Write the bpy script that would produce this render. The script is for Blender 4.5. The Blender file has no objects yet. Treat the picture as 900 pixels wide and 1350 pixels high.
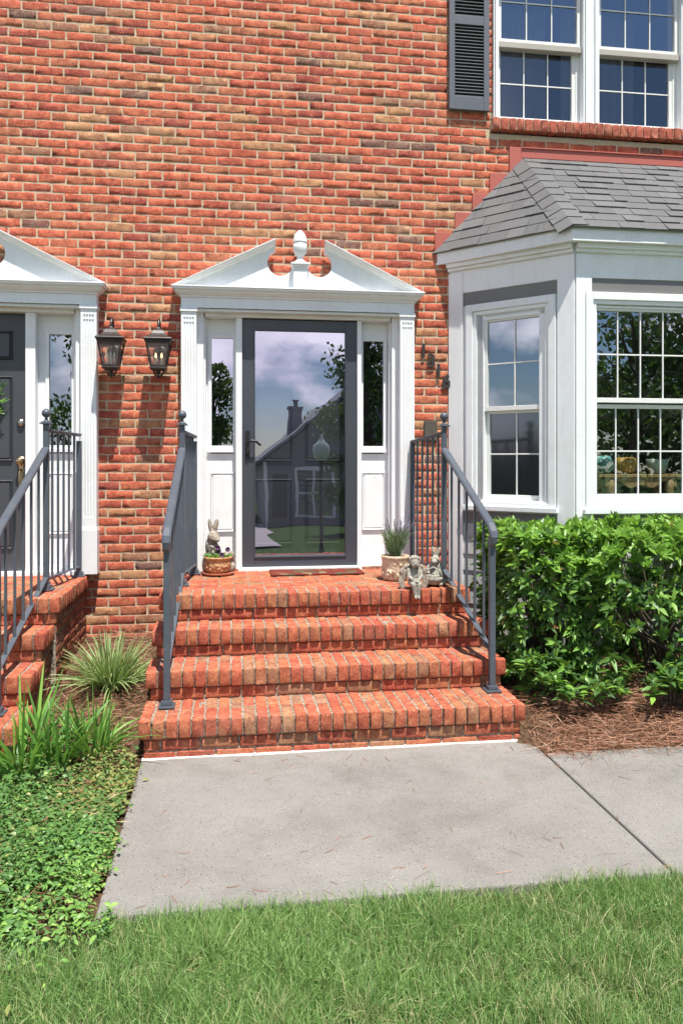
import bpy, bmesh, math, random
import numpy as np
from mathutils import Matrix, Vector
R = math.radians
rs = np.random.RandomState(7)
random.seed(7)
S = bpy.context.scene
C = S.collection

# ------------------------------------------------------------------ camera, sky, sun, exposure
TH = math.atan(147/1032)
cam = bpy.data.cameras.new('camera'); camo = bpy.data.objects.new('camera', cam); C.objects.link(camo)
camo.location = (0, -6.11, 1.56); camo.rotation_euler = (R(90), 0, -TH)
cam.sensor_fit = 'HORIZONTAL'; cam.sensor_width = 36; cam.lens = 36*1032/900
cam.shift_y = (608-675)/900
cam.clip_start = .05; cam.clip_end = 800
S.camera = camo

SUN = Vector((-.30, 1, -2.75)).normalized()           # travel direction of the sunlight
sel = math.asin(-SUN.z); saz = math.atan2(-SUN.x, -SUN.y)
W = bpy.data.worlds.new('World'); S.world = W; W.use_nodes = True
nt = W.node_tree; nt.nodes.clear()
def wn(t, **k):
    n = nt.nodes.new(t)
    for a, b in k.items(): setattr(n, a, b)
    return n
sky = wn('ShaderNodeTexSky', sky_type='NISHITA', sun_disc=False, sun_elevation=sel, sun_rotation=saz, air_density=1.0, dust_density=.15, ozone_density=3.0)
bg = wn('ShaderNodeBackground'); bg.inputs['Strength'].default_value = .085
out = wn('ShaderNodeOutputWorld')
tc = wn('ShaderNodeTexCoord'); sep = wn('ShaderNodeSeparateXYZ')
nt.links.new(tc.outputs['Generated'], sep.inputs[0])
CS = 2.3
cb = wn('ShaderNodeVectorMath', operation='MULTIPLY_ADD'); nt.links.new(tc.outputs['Generated'], cb.inputs[0]); cb.inputs[1].default_value = (1, 1, 1.7); cb.inputs[2].default_value = (CS, CS*.7, 0)
cl = wn('ShaderNodeTexNoise'); cl.inputs['Scale'].default_value = 2.7; cl.inputs['Detail'].default_value = 12; cl.inputs['Roughness'].default_value = .53; cl.inputs['Distortion'].default_value = .15
nt.links.new(cb.outputs[0], cl.inputs['Vector'])
cr = wn('ShaderNodeValToRGB'); cr.color_ramp.elements[0].position = .49; cr.color_ramp.elements[1].position = .565
nt.links.new(cl.outputs['Fac'], cr.inputs[0])
zr = wn('ShaderNodeMapRange'); zr.inputs[1].default_value = .34; zr.inputs[2].default_value = .62; zr.inputs[3].default_value = 1; zr.inputs[4].default_value = .15; nt.links.new(sep.outputs[2], zr.inputs[0])
cm = wn('ShaderNodeMath', operation='MULTIPLY'); nt.links.new(cr.outputs[0], cm.inputs[0]); nt.links.new(zr.outputs[0], cm.inputs[1])
cl2 = wn('ShaderNodeTexNoise'); cl2.inputs['Scale'].default_value = 6; cl2.inputs['Detail'].default_value = 8; nt.links.new(cb.outputs[0], cl2.inputs['Vector'])
ad = wn('ShaderNodeMath', operation='MULTIPLY_ADD'); nt.links.new(cl.outputs['Fac'], ad.inputs[0]); ad.inputs[1].default_value = 1.2; nt.links.new(cl2.outputs['Fac'], ad.inputs[2])
cc = wn('ShaderNodeValToRGB'); cc.color_ramp.elements[0].position = .92/2; cc.color_ramp.elements[0].color = (5.5, 5.3, 7.2, 1); cc.color_ramp.elements[1].position = 1.35/2; cc.color_ramp.elements[1].color = (18, 17.4, 18.2, 1)
hf = wn('ShaderNodeMath', operation='MULTIPLY'); nt.links.new(ad.outputs[0], hf.inputs[0]); hf.inputs[1].default_value = .5
nt.links.new(hf.outputs[0], cc.inputs[0])
mx = wn('ShaderNodeMix', data_type='RGBA'); nt.links.new(cm.outputs[0], mx.inputs[0]); nt.links.new(sky.outputs[0], mx.inputs[6]); nt.links.new(cc.outputs[0], mx.inputs[7])
nt.links.new(mx.outputs[2], bg.inputs['Color']); nt.links.new(bg.outputs[0], out.inputs['Surface'])

sun = bpy.data.lights.new('sun', 'SUN'); suno = bpy.data.objects.new('sun', sun); C.objects.link(suno)
sun.energy = 5; sun.angle = R(.53); sun.color = (1, .95, .87)
suno.rotation_euler = SUN.to_track_quat('-Z', 'Y').to_euler(); suno.location = (0, -5, 12)
S.view_settings.view_transform = 'Standard'; S.view_settings.look = 'None'
S.view_settings.exposure = .74; S.view_settings.gamma = 1; S.view_settings.use_curve_mapping = False
S.render.engine = 'CYCLES'
S.cycles.use_denoising = True
S.cycles.max_bounces = 8; S.cycles.diffuse_bounces = 4; S.cycles.glossy_bounces = 4; S.cycles.transmission_bounces = 6; S.cycles.transparent_max_bounces = 16
S.cycles.caustics_reflective = False; S.cycles.caustics_refractive = False; S.cycles.sample_clamp_indirect = 6

# ------------------------------------------------------------------ materials
class NM:
    def __init__(s, name):
        s.m = bpy.data.materials.new(name); s.m.use_nodes = True; s.t = s.m.node_tree; s.t.nodes.clear()
        s.o = s.n('ShaderNodeOutputMaterial')
    def n(s, t, _in=None, **k):
        x = s.t.nodes.new(t)
        for a, b in k.items(): setattr(x, a, b)
        for a, b in (_in or {}).items():
            if isinstance(b, bpy.types.NodeSocket): s.t.links.new(b, x.inputs[a])
            else: x.inputs[a].default_value = b
        return x
    def co(s): return s.n('ShaderNodeTexCoord').outputs['Object']
    def rnd(s, a='rnd'): return s.n('ShaderNodeAttribute', attribute_name=a).outputs['Fac']
    def noise(s, vec, scale, detail=4, rough=.55, w=None, dist=0):
        k = {'Scale': scale, 'Detail': detail, 'Roughness': rough, 'Distortion': dist}
        if vec is not None: k['Vector'] = vec
        if w is not None:
            x = s.n('ShaderNodeTexNoise', None, noise_dimensions='4D')
            for a, b in k.items():
                if isinstance(b, bpy.types.NodeSocket): s.t.links.new(b, x.inputs[a])
                else: x.inputs[a].default_value = b
            s.t.links.new(w, x.inputs['W']); return x.outputs['Fac']
        return s.n('ShaderNodeTexNoise', k).outputs['Fac']
    def ramp(s, fac, stops, interp='LINEAR'):
        r = s.n('ShaderNodeValToRGB', {0: fac}); c = r.color_ramp; c.interpolation = interp
        while len(c.elements) < len(stops): c.elements.new(.5)
        for e, (p, col) in zip(c.elements, stops):
            e.position = p; e.color = (col, col, col, 1) if isinstance(col, (int, float)) else (*col, 1)
        return r.outputs[0]
    def mix(s, f, a, b, blend='MIX'):
        x = s.n('ShaderNodeMix', data_type='RGBA', blend_type=blend)
        for i, v in ((0, f), (6, a), (7, b)):
            if isinstance(v, bpy.types.NodeSocket): s.t.links.new(v, x.inputs[i])
            else: x.inputs[i].default_value = v if isinstance(v, (int, float)) else (*v, 1)
        return x.outputs[2]
    def math(s, op, a, b=0, c=0): return s.n('ShaderNodeMath', {0: a, 1: b, 2: c}, operation=op).outputs[0]
    def bump(s, h, dist=.002, st=1.0): return s.n('ShaderNodeBump', {'Height': h, 'Distance': dist, 'Strength': st}).outputs[0]
    def pbr(s, col, rough=.6, nrm=None, metal=0, spec=.5, emit=None):
        k = {'Base Color': col if isinstance(col, bpy.types.NodeSocket) else (*col, 1), 'Roughness': rough, 'Metallic': metal, 'Specular IOR Level': spec}
        if nrm is not None: k['Normal'] = nrm
        p = s.n('ShaderNodeBsdfPrincipled', k)
        if emit: p.inputs['Emission Color'].default_value = (*emit[0], 1); p.inputs['Emission Strength'].default_value = emit[1]
        s.t.links.new(p.outputs[0], s.o.inputs[0]); return s.m
    def out(s, sh): s.t.links.new(sh, s.o.inputs[0]); return s.m

def brick_mat(name, stops, flecks=.5, bump=1.0):
    q = NM(name); co = q.co(); r = q.rnd(); w = q.math('MULTIPLY', r, 91.7)
    base = q.ramp(r, stops)
    n1 = q.noise(co, 16, 6, .68, w, .4)
    n2 = q.noise(co, 75, 6, .75, w, .8)
    n3 = q.noise(co, 330, 3, .65)
    n5 = q.noise(co, 38, 4, .6, w, 2.2)
    c = q.mix(q.ramp(n1, [(.40, 0), (.60, .85)]), base, q.mix(.5, base, (.34, .055, .036)))
    c = q.mix(q.ramp(n1, [(.32, .75), (.45, 0)]), c, (.60, .25, .115))
    c = q.mix(q.ramp(n2, [(.54, 0), (.64, .7)]), c, (.64, .34, .20))
    c = q.mix(q.math('MULTIPLY', q.ramp(n2, [(.36, 1), (.45, 0)]), flecks), c, (.075, .032, .026))
    crack = q.ramp(n5, [(.488, 0), (.497, 1), (.503, 1), (.512, 0)])
    cm = q.math('MULTIPLY', crack, q.ramp(n1, [(.50, 0), (.56, .9)]))
    c = q.mix(q.math('MULTIPLY', cm, flecks), c, (.05, .022, .018))
    c = q.mix(q.ramp(n3, [(.60, 0), (.74, .5)]), c, (.66, .44, .31))
    n4 = q.noise(co, 3.5, 4, .6)
    c = q.mix(q.ramp(n4, [(.55, 0), (.8, .3)]), c, (.5, .36, .27))
    h = q.math('ADD', q.math('SUBTRACT', n2, q.math('MULTIPLY', cm, .5)), q.math('ADD', q.math('MULTIPLY', n3, .35), q.math('MULTIPLY', n1, .9)))
    return q.pbr(c, .9, q.bump(h, .0055*bump, 1.0), spec=.2)
RED = [(0, (.13, .10, .085)), (.05, (.22, .16, .13)), (.06, (.34, .20, .13)), (.085, (.38, .22, .13)), (.09, (.48, .27, .14)), (.145, (.54, .30, .15)), (.16, (.50, .19, .105)), (.28, (.57, .185, .10)), (.5, (.60, .145, .080)), (.75, (.62, .155, .088)), (.88, (.50, .11, .07)), (1, (.36, .085, .066))]
M = {}
M['brick'] = brick_mat('wall brick', RED, .75)
M['paver'] = brick_mat('step brick', [(0, (.26, .16, .09)), (.12, (.36, .20, .11)), (.16, (.42, .175, .085)), (.4, (.45, .145, .072)), (.7, (.46, .115, .063)), (1, (.38, .09, .055))], .7, .9)
M['shadedbrick'] = brick_mat('weathered shade-darkened step side brick', [(0, (.13, .075, .05)), (.4, (.24, .10, .06)), (1, (.32, .11, .065))], .8, 1.5)  # weathered step brick, with the shade below the lip painted in as darker tones
M['sillbrick'] = brick_mat('sill brick', [(0, (.36, .12, .08)), (1, (.48, .12, .08))], .6)
q = NM('mortar'); co = q.co(); n = q.noise(co, 90, 5, .7); n2 = q.noise(co, 2.2, 3)
M['mortar'] = q.pbr(q.mix(q.ramp(n2, [(.35, 0), (.7, .6)]), q.ramp(n, [(.3, (.42, .33, .22)), (.7, (.70, .58, .43))]), (.48, .36, .24)), .95, q.bump(n, .004), spec=.1)
q = NM('step mortar'); co = q.co(); n = q.noise(co, 60, 5, .7)
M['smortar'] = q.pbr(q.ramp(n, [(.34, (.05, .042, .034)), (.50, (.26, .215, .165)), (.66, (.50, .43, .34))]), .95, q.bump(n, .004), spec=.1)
def paint(name, col, rough=.45, dirt=.12, scale=3, dcol=None):
    q = NM(name); co = q.co(); n = q.noise(co, scale, 6, .65); n2 = q.noise(co, 45, 4, .6)
    dc = dcol or tuple(x*.55 for x in col)
    c = q.mix(q.math('MULTIPLY', q.ramp(n, [(.45, 0), (.75, 1)]), dirt), col, dc)
    c = q.mix(q.math('MULTIPLY', q.ramp(n2, [(.6, 0), (.8, 1)]), dirt*.8), c, dc)
    return q.pbr(c, q.ramp(n2, [(.3, rough-.07), (.7, rough+.1)]), q.bump(q.math('ADD', n2, n), .0012, .5))
q = NM('white trim paint'); co = q.co()
st = q.n('ShaderNodeVectorMath', {0: co, 1: (26, 26, 1.6)}, operation='MULTIPLY').outputs[0]
n = q.noise(st, 1, 5, .65); n2 = q.noise(co, 5, 6, .7); n3 = q.noise(co, 55, 4, .7)
c = q.mix(q.math('MULTIPLY', q.ramp(n, [(.50, 0), (.75, 1)]), .15), (.78, .80, .81), (.46, .44, .39))
c = q.mix(q.math('MULTIPLY', q.ramp(n2, [(.48, 0), (.75, 1)]), .25), c, (.50, .48, .42))
c = q.mix(q.ramp(n3, [(.66, 0), (.74, .55)]), c, (.34, .31, .26))
M['white'] = q.pbr(c, .45, q.bump(q.math('ADD', n, n3), .0012, .5))
M['cream'] = paint('vinyl sash white', (.74, .745, .72), .38, .15)
M['tan'] = paint('aged sash rail', (.40, .37, .32), .5, .3)
M['grey'] = paint('grey panel paint', (.17, .168, .16), .5, .2)
M['siding'] = paint('pale grey siding', (.45, .46, .45), .6, .3)
M['flash'] = paint('painted red flashing', (.42, .105, .075), .5, .35, 5, (.34, .13, .10))
M['slate'] = paint('slate door paint', (.050, .056, .070), .33, .2, 4, (.09, .09, .10))
M['door'] = paint('charcoal door paint', (.055, .06, .07), .38, .15)
M['shut'] = paint('shutter paint', (.105, .115, .135), .45, .2)
q = NM('railing paint'); co = q.co(); n = q.noise(co, 9, 5, .65); n2 = q.noise(co, 70, 4, .7)
c = q.mix(q.math('MULTIPLY', q.ramp(n, [(.45, 0), (.7, 1)]), .45), (.070, .085, .108), (.125, .13, .135))
c = q.mix(q.ramp(n2, [(.66, 0), (.72, .8)]), c, (.11, .065, .04))
M['iron'] = q.pbr(c, q.ramp(n2, [(.3, .30), (.7, .5)]), q.bump(q.math('ADD', n2, n), .0015, .6))
M['bronze'] = paint('aged bronze', (.022, .017, .016), .36, .4, 14, (.085, .048, .042))
M['brass'] = NM('brass').pbr((.45, .33, .2), .3, metal=1)
M['nickel'] = NM('nickel').pbr((.5, .45, .4), .3, metal=1)
M['black'] = paint('black metal', (.012, .012, .014), .35, .1)
M['plate'] = paint('bronze plate', (.09, .075, .06), .5, .3, 20)
M['numeral'] = paint('numeral', (.035, .03, .028), .4, .3, 30)
M['room'] = paint('dim interior', (.26, .24, .21), .9, .2)
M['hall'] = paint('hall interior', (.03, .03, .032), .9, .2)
M['blind'] = paint('curtain', (.20, .21, .23), .9, .1)
M['candle'] = NM('candle').pbr((.6, .55, .42), .5)
M['bulb_on'] = NM('lit bulb').pbr((.9, .7, .4), .3, emit=((1, .62, .22), 3.2))
M['bulb_off'] = NM('unlit bulb').pbr((.6, .6, .58), .15)
def glass(name, base, tint=(1, 1, 1), wob=.0, rough=0.0, coat=(1, 1, 1)):
    q = NM(name); nrm = None
    if wob:
        nrm = q.bump(q.noise(q.co(), 2.3, 2, .4), wob, 1.0)
    gl = q.n('ShaderNodeBsdfGlossy', {'Roughness': rough, 'Color': (*coat, 1)}); ge = q.n('ShaderNodeNewGeometry')
    if nrm is not None: q.t.links.new(nrm, gl.inputs['Normal'])
    d = q.n('ShaderNodeVectorMath', {0: ge.outputs['Incoming'], 1: ge.outputs['Normal']}, operation='DOT_PRODUCT').outputs['Value']
    f = q.math('POWER', q.math('SUBTRACT', 1.0, q.math('ABSOLUTE', d)), 4.0)
    f = q.math('ADD', q.math('MULTIPLY', f, .75*(1-base)), base)
    f = q.n('ShaderNodeClamp', {0: f}).outputs[0]
    tr = q.n('ShaderNodeBsdfTransparent', {0: (*tint, 1)})
    ms = q.n('ShaderNodeMixShader', {0: f, 1: tr.outputs[0], 2: gl.outputs[0]})
    return q.out(ms.outputs[0])
M['glass'] = glass('window glass', .30, (.90, .94, .92), .0014, 0, (.84, .90, 1))
M['sglass'] = glass('screened window glass', .15, (.62, .64, .66), .001, .12, (.85, .9, 1))
M['dglass'] = glass('storm door glass', .36, (.9, .9, .92), .0010, 0, (.84, .82, 1))
M['lglass'] = glass('lantern glass', .06, (.9, .9, .86))
q = NM('roof shingle'); co = q.co(); r = q.rnd(); n = q.noise(co, 420, 2, .6); n2 = q.noise(co, 5, 4)
c = q.mix(q.ramp(n, [(.35, 0), (.65, 1)]), q.ramp(r, [(0, (.065, .065, .068)), (.5, (.085, .085, .087)), (1, (.105, .105, .106))]), q.ramp(r, [(0, (.17, .17, .172)), (1, (.24, .24, .24))]))
M['shingle'] = q.pbr(q.mix(q.ramp(n2, [(.5, 0), (.8, .35)]), c, (.12, .12, .12)), .95, q.bump(n, .003), spec=.2)
q = NM('concrete'); co = q.co()
n = q.noise(co, 1.3, 7, .62, None, .6); n2 = q.noise(co, 300, 3, .75); n3 = q.noise(co, 7, 6, .7); n6 = q.noise(co, 700, 2, .6)
v = q.n('ShaderNodeTexVoronoi', {'Vector': co, 'Scale': 130.0}); vr = q.n('ShaderNodeSeparateColor', {0: v.outputs['Color']}).outputs[0]
c = q.ramp(n, [(.30, (.205, .192, .176)), (.48, (.285, .270, .250)), (.70, (.335, .320, .298))])
c = q.mix(q.ramp(n3, [(.48, 0), (.72, .3)]), c, (.165, .152, .136))
c = q.mix(q.ramp(n6, [(.35, .5), (.5, 0)]), c, (.10, .09, .08))
c = q.mix(q.ramp(n6, [(.55, 0), (.7, .45)]), c, (.44, .42, .39))
c = q.mix(q.ramp(n2, [(.32, .9), (.44, 0)]), c, (.055, .05, .045))
c = q.mix(q.math('MULTIPLY', q.ramp(vr, [(.93, 0), (.95, 1)]), q.ramp(v.outputs['Distance'], [(.2, .7), (.4, 0)])), c, (.55, .50, .44))
c = q.mix(q.math('MULTIPLY', q.ramp(vr, [(.12, 1), (.15, 0)]), q.ramp(v.outputs['Distance'], [(.25, .8), (.42, 0)])), c, (.055, .048, .042))
M['concrete'] = q.pbr(c, .92, q.bump(q.math('ADD', n2, q.math('MULTIPLY', v.outputs['Distance'], .4)), .005, .9), spec=.15)
M['seam'] = NM('joint filler').pbr((.035, .03, .026), .95)
M['caulk'] = paint('white caulk', (.66, .65, .61), .7, .9, 14, (.30, .27, .23))
q = NM('soil'); co = q.co(); n = q.noise(co, 30, 6, .7)
M['soil'] = q.pbr(q.ramp(n, [(.3, (.035, .022, .014)), (.7, (.17, .105, .062))]), .95, q.bump(n, .02), spec=.1)
q = NM('lawn soil'); co = q.co(); n = q.noise(co, 25, 6, .7)
M['lawn'] = q.pbr(q.ramp(n, [(.35, (.025, .05, .012)), (.7, (.055, .10, .025))]), .95, q.bump(n, .01), spec=.1)
M['drive'] = paint('driveway', (.36, .33, .32), .9, .3)
def leaf(name, stops, rough=.4, trans=.35, uvs=None, gloss=.5):
    q = NM(name); r = q.rnd(); col = q.ramp(r, stops)
    if uvs:
        u = q.n('ShaderNodeSeparateXYZ', {0: q.n('ShaderNodeUVMap').outputs[0]}).outputs[0]
        col = q.mix(q.ramp(q.math('ABSOLUTE', q.math('SUBTRACT', u, .5)), uvs[0]), col, uvs[1])
    p = q.n('ShaderNodeBsdfPrincipled', {'Base Color': col, 'Roughness': rough, 'Specular IOR Level': gloss})
    t = q.n('ShaderNodeBsdfTranslucent', {0: q.mix(.5, col, (.25, .40, .04))})
    return q.out(q.n('ShaderNodeMixShader', {0: trans, 1: p.outputs[0], 2: t.outputs[0]}).outputs[0])
M['grass'] = leaf('grass blade', [(0, (0.495, 0.482, 0.255)), (0.06, (0.392, 0.431, 0.179)), (0.1, (0.118, 0.221, 0.064)), (0.5, (0.172, 0.320, 0.089)), (0.85, (0.238, 0.404, 0.115)), (1, (0.344, 0.496, 0.179))], .5, .3)
M['vinca'] = leaf('ground cover leaf', [(0, (0.295, 0.316, 0.098)), (0.04, (0.108, 0.225, 0.062)), (0.4, (0.101, 0.225, 0.062)), (0.8, (0.200, 0.382, 0.081)), (1, (0.321, 0.528, 0.111))], .42, .3)
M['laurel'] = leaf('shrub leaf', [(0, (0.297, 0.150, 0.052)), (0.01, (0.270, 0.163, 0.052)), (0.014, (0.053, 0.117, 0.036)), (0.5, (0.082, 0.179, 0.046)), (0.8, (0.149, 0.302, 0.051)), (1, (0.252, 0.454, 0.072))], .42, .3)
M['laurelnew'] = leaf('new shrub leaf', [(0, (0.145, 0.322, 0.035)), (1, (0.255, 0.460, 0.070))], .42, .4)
M['liriope'] = leaf('striped grass blade', [(0, (0.106, 0.249, 0.056)), (1, (0.170, 0.355, 0.090))], .45, .3, ([(.22, 0), (.34, 1)], (.50, .50, .26)))
M['iris'] = leaf('sword leaf', [(0, (0.077, 0.206, 0.039)), (0.6, (0.131, 0.309, 0.054)), (1, (0.262, 0.470, 0.085))], .4, .3)
M['lavleaf'] = leaf('lavender leaf', [(0, (.12, .19, .09)), (1, (.22, .31, .16))], .6, .2)
M['lavflower'] = leaf('lavender flower', [(0, (.20, .17, .30)), (1, (.36, .32, .44))], .7, .2)
M['pansy'] = leaf('pansy petal', [(0, (.04, .008, .05)), (.8, (.07, .015, .085)), (1, (.22, .14, .26))], .6, .2)
M['treeleaf'] = leaf('tree leaf', [(0, (0.037, 0.085, 0.020)), (1, (0.111, 0.212, 0.051))], .5, .25)
M['needle'] = leaf('pine straw needle', [(0, (.17, .075, .042)), (.4, (.29, .135, .080)), (.8, (.40, .21, .135)), (1, (.52, .35, .25))], .6, .05, gloss=.3)
M['twig'] = paint('twig bark', (.10, .075, .055), .9, .4, 20)
M['bark'] = paint('tree bark', (.11, .09, .07), .95, .5, 8)
def stone(name, a, b, sc=30):
    q = NM(name); co = q.co(); n = q.noise(co, sc, 6, .7); n2 = q.noise(co, 6, 3)
    return q.pbr(q.mix(q.ramp(n2, [(.45, 0), (.7, .6)]), q.ramp(n, [(.35, a), (.6, b)]), tuple(x*.6 for x in b)), .92, q.bump(n, .006), spec=.15)
M['stone'] = stone('weathered cast stone', (.15, .125, .10), (.42, .37, .31), 45)
M['stone2'] = stone('grey green cast stone', (.16, .15, .13), (.42, .40, .34), 40)
M['terra'] = stone('terracotta', (.40, .20, .09), (.60, .36, .20), 25)
M['terrared'] = stone('terracotta saucer', (.34, .10, .06), (.48, .17, .10), 25)
M['pale_pot'] = stone('pale pot', (.40, .28, .17), (.66, .55, .42), 20)
q = NM('door mat'); co = q.co(); v = q.n('ShaderNodeTexVoronoi', {'Vector': co, 'Scale': 17.0}); n = q.noise(co, 55, 3)
vr = q.n('ShaderNodeSeparateColor', {0: v.outputs['Color']}).outputs[0]
M['mat'] = q.pbr(q.ramp(vr, [(0, (.17, .04, .03)), (.45, (.20, .06, .045)), (.5, (.10, .10, .06)), (.7, (.24, .17, .11)), (.75, (.15, .035, .03)), (1, (.07, .075, .045))], 'CONSTANT'), .98, q.bump(n, .01), spec=.05)
M['wood'] = paint('aged wood', (.40, .27, .12), .5, .5, 12)
M['yellowpot'] = paint('yellow pottery', (.60, .36, .07), .35, .5, 18, (.45, .12, .05))
M['greenpot'] = paint('celadon pottery', (.42, .56, .46), .3, .2)
M['tealpot'] = paint('teal pottery', (.16, .42, .40), .3, .2)
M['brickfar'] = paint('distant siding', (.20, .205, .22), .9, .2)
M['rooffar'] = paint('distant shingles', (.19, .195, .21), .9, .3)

# ------------------------------------------------------------------ geometry helpers
class MB:
    def __init__(s, T=None): s.V = []; s.F = []; s.A = []; s.Mi = []; s.Sm = []; s.T = T; s.n = 0
    def add(s, v, f, rnd=0., mat=0, smooth=False, T=None):
        v = np.asarray(v, float)
        for t in (T, s.T):
            if t is not None:
                m = np.array(t); v = v @ m[:3, :3].T + m[:3, 3]
        s.V.append(v); o = s.n; s.n += len(v)
        for q in f: s.F.append([i+o for i in q]); s.A.append(rnd); s.Mi.append(mat); s.Sm.append(smooth)
        return s
    def box(s, x0, x1, y0, y1, z0, z1, **k):
        v = [(x, y, z) for x in (x0, x1) for y in (y0, y1) for z in (z0, z1)]
        return s.add(v, [(0, 1, 3, 2), (4, 6, 7, 5), (0, 4, 5, 1), (2, 3, 7, 6), (0, 2, 6, 4), (1, 5, 7, 3)], **k)
    def prism(s, poly, a0, a1, axis='y', **k):
        n = len(poly)
        def P(p, a): return {'y': (p[0], a, p[1]), 'x': (a, p[0], p[1]), 'z': (p[0], p[1], a)}[axis]
        v = [P(p, a0) for p in poly]+[P(p, a1) for p in poly]
        f = [tuple(range(n)), tuple(range(2*n-1, n-1, -1))]+[(i, i+n, (i+1) % n+n, (i+1) % n) for i in range(n)]
        return s.add(v, f, **k)
    def bar(s, p0, p1, w, h, up=(0, 0, 1), **k):
        p0, p1 = Vector(p0), Vector(p1); d = (p1-p0).normalized(); u = Vector(up)
        if abs(d.dot(u)) > .99: u = Vector((0, 1, 0))
        sd = d.cross(u).normalized(); u = sd.cross(d).normalized()
        v = [p+sd*a*w/2+u*b*h/2 for p in (p0, p1) for a, b in ((-1, -1), (1, -1), (1, 1), (-1, 1))]
        return s.add([tuple(x) for x in v], [(3, 2, 1, 0), (4, 5, 6, 7), (0, 1, 5, 4), (1, 2, 6, 5), (2, 3, 7, 6), (3, 0, 4, 7)], **k)
    def tube(s, pts, r, n=8, smooth=True, prof=None, **k):
        pts = [Vector(p) for p in pts]; rr = r if hasattr(r, '__len__') else [r]*len(pts)
        V = []; ref = Vector((0.31, .2, .93))
        prev = None
        for i, p in enumerate(pts):
            d = (pts[min(i+1, len(pts)-1)]-pts[max(i-1, 0)]).normalized()
            if prev is None:
                a = d.cross(ref).normalized()
            else:
                a = (prev-d*prev.dot(d)).normalized()
            prev = a; b = d.cross(a)
            for j in range(n):
                t = 2*math.pi*j/n
                V.append(tuple(p+(a*math.cos(t)+b*math.sin(t))*rr[i]))
        F = [(i*n+j, i*n+(j+1) % n, (i+1)*n+(j+1) % n, (i+1)*n+j) for i in range(len(pts)-1) for j in range(n)]
        F += [tuple(range(n-1, -1, -1)), tuple(range((len(pts)-1)*n, len(pts)*n))]
        return s.add(V, F, smooth=smooth, **k)
    def lathe(s, prof, c=(0, 0, 0), n=24, smooth=True, rot=0, caps=True, **k):
        V = []; m = len(prof)
        for r, z in prof:
            for j in range(n):
                t = rot+2*math.pi*j/n; V.append((c[0]+r*math.cos(t), c[1]+r*math.sin(t), c[2]+z))
        F = [(i*n+j, i*n+(j+1) % n, (i+1)*n+(j+1) % n, (i+1)*n+j) for i in range(m-1) for j in range(n)]
        if caps: F += [tuple(range(n-1, -1, -1)), tuple(range((m-1)*n, m*n))]
        return s.add(V, F, smooth=smooth, **k)
    def ball(s, c, r, n=12, **k):
        rx, ry, rz = r if hasattr(r, '__len__') else (r, r, r)
        V = [];
        for i in range(n//2+1):
            a = math.pi*i/(n//2)
            for j in range(n):
                t = 2*math.pi*j/n; V.append((c[0]+rx*math.sin(a)*math.cos(t), c[1]+ry*math.sin(a)*math.sin(t), c[2]-rz*math.cos(a)))
        F = [(i*n+j, i*n+(j+1) % n, (i+1)*n+(j+1) % n, (i+1)*n+j) for i in range(n//2) for j in range(n)]
        return s.add(V, F, smooth=True, **k)
    def build(s, name, mat, parent=None, bevel=0, seg=2):
        me = bpy.data.meshes.new(name)
        me.from_pydata(np.concatenate(s.V).tolist() if s.V else [], [], s.F); 
        at = me.attributes.new('rnd', 'FLOAT', 'FACE'); at.data.foreach_set('value', np.array(s.A, dtype=np.float32))
        mats = mat if isinstance(mat, (list, tuple)) else [mat]
        for m in mats: me.materials.append(M[m])
        me.polygons.foreach_set('material_index', s.Mi); me.polygons.foreach_set('use_smooth', s.Sm)
        me.update()
        return link(name, me, parent, bevel, seg)
def link(name, me, parent=None, bevel=0, seg=2):
    o = bpy.data.objects.new(name, me); C.objects.link(o)
    if parent is not None: o.parent = parent
    if bevel:
        b = o.modifiers.new('bevel', 'BEVEL'); b.width = bevel; b.segments = seg; b.limit_method = 'ANGLE'; b.angle_limit = R(40); b.harden_normals = False
    return o
def tag(o, label=None, cat=None, group=None, kind=None):
    if label: o['label'] = label
    if cat: o['category'] = cat
    if group: o['group'] = group
    if kind: o['kind'] = kind
    return o
def thing(name, label, cat, loc=(0, 0, 0), rz=0, group=None, sc=1):
    o = bpy.data.objects.new(name, None); C.objects.link(o); o.location = loc; o.rotation_euler = (0, 0, rz); o.scale = (sc, sc, sc); o.empty_display_size = .1
    return tag(o, label, cat, group)

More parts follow.
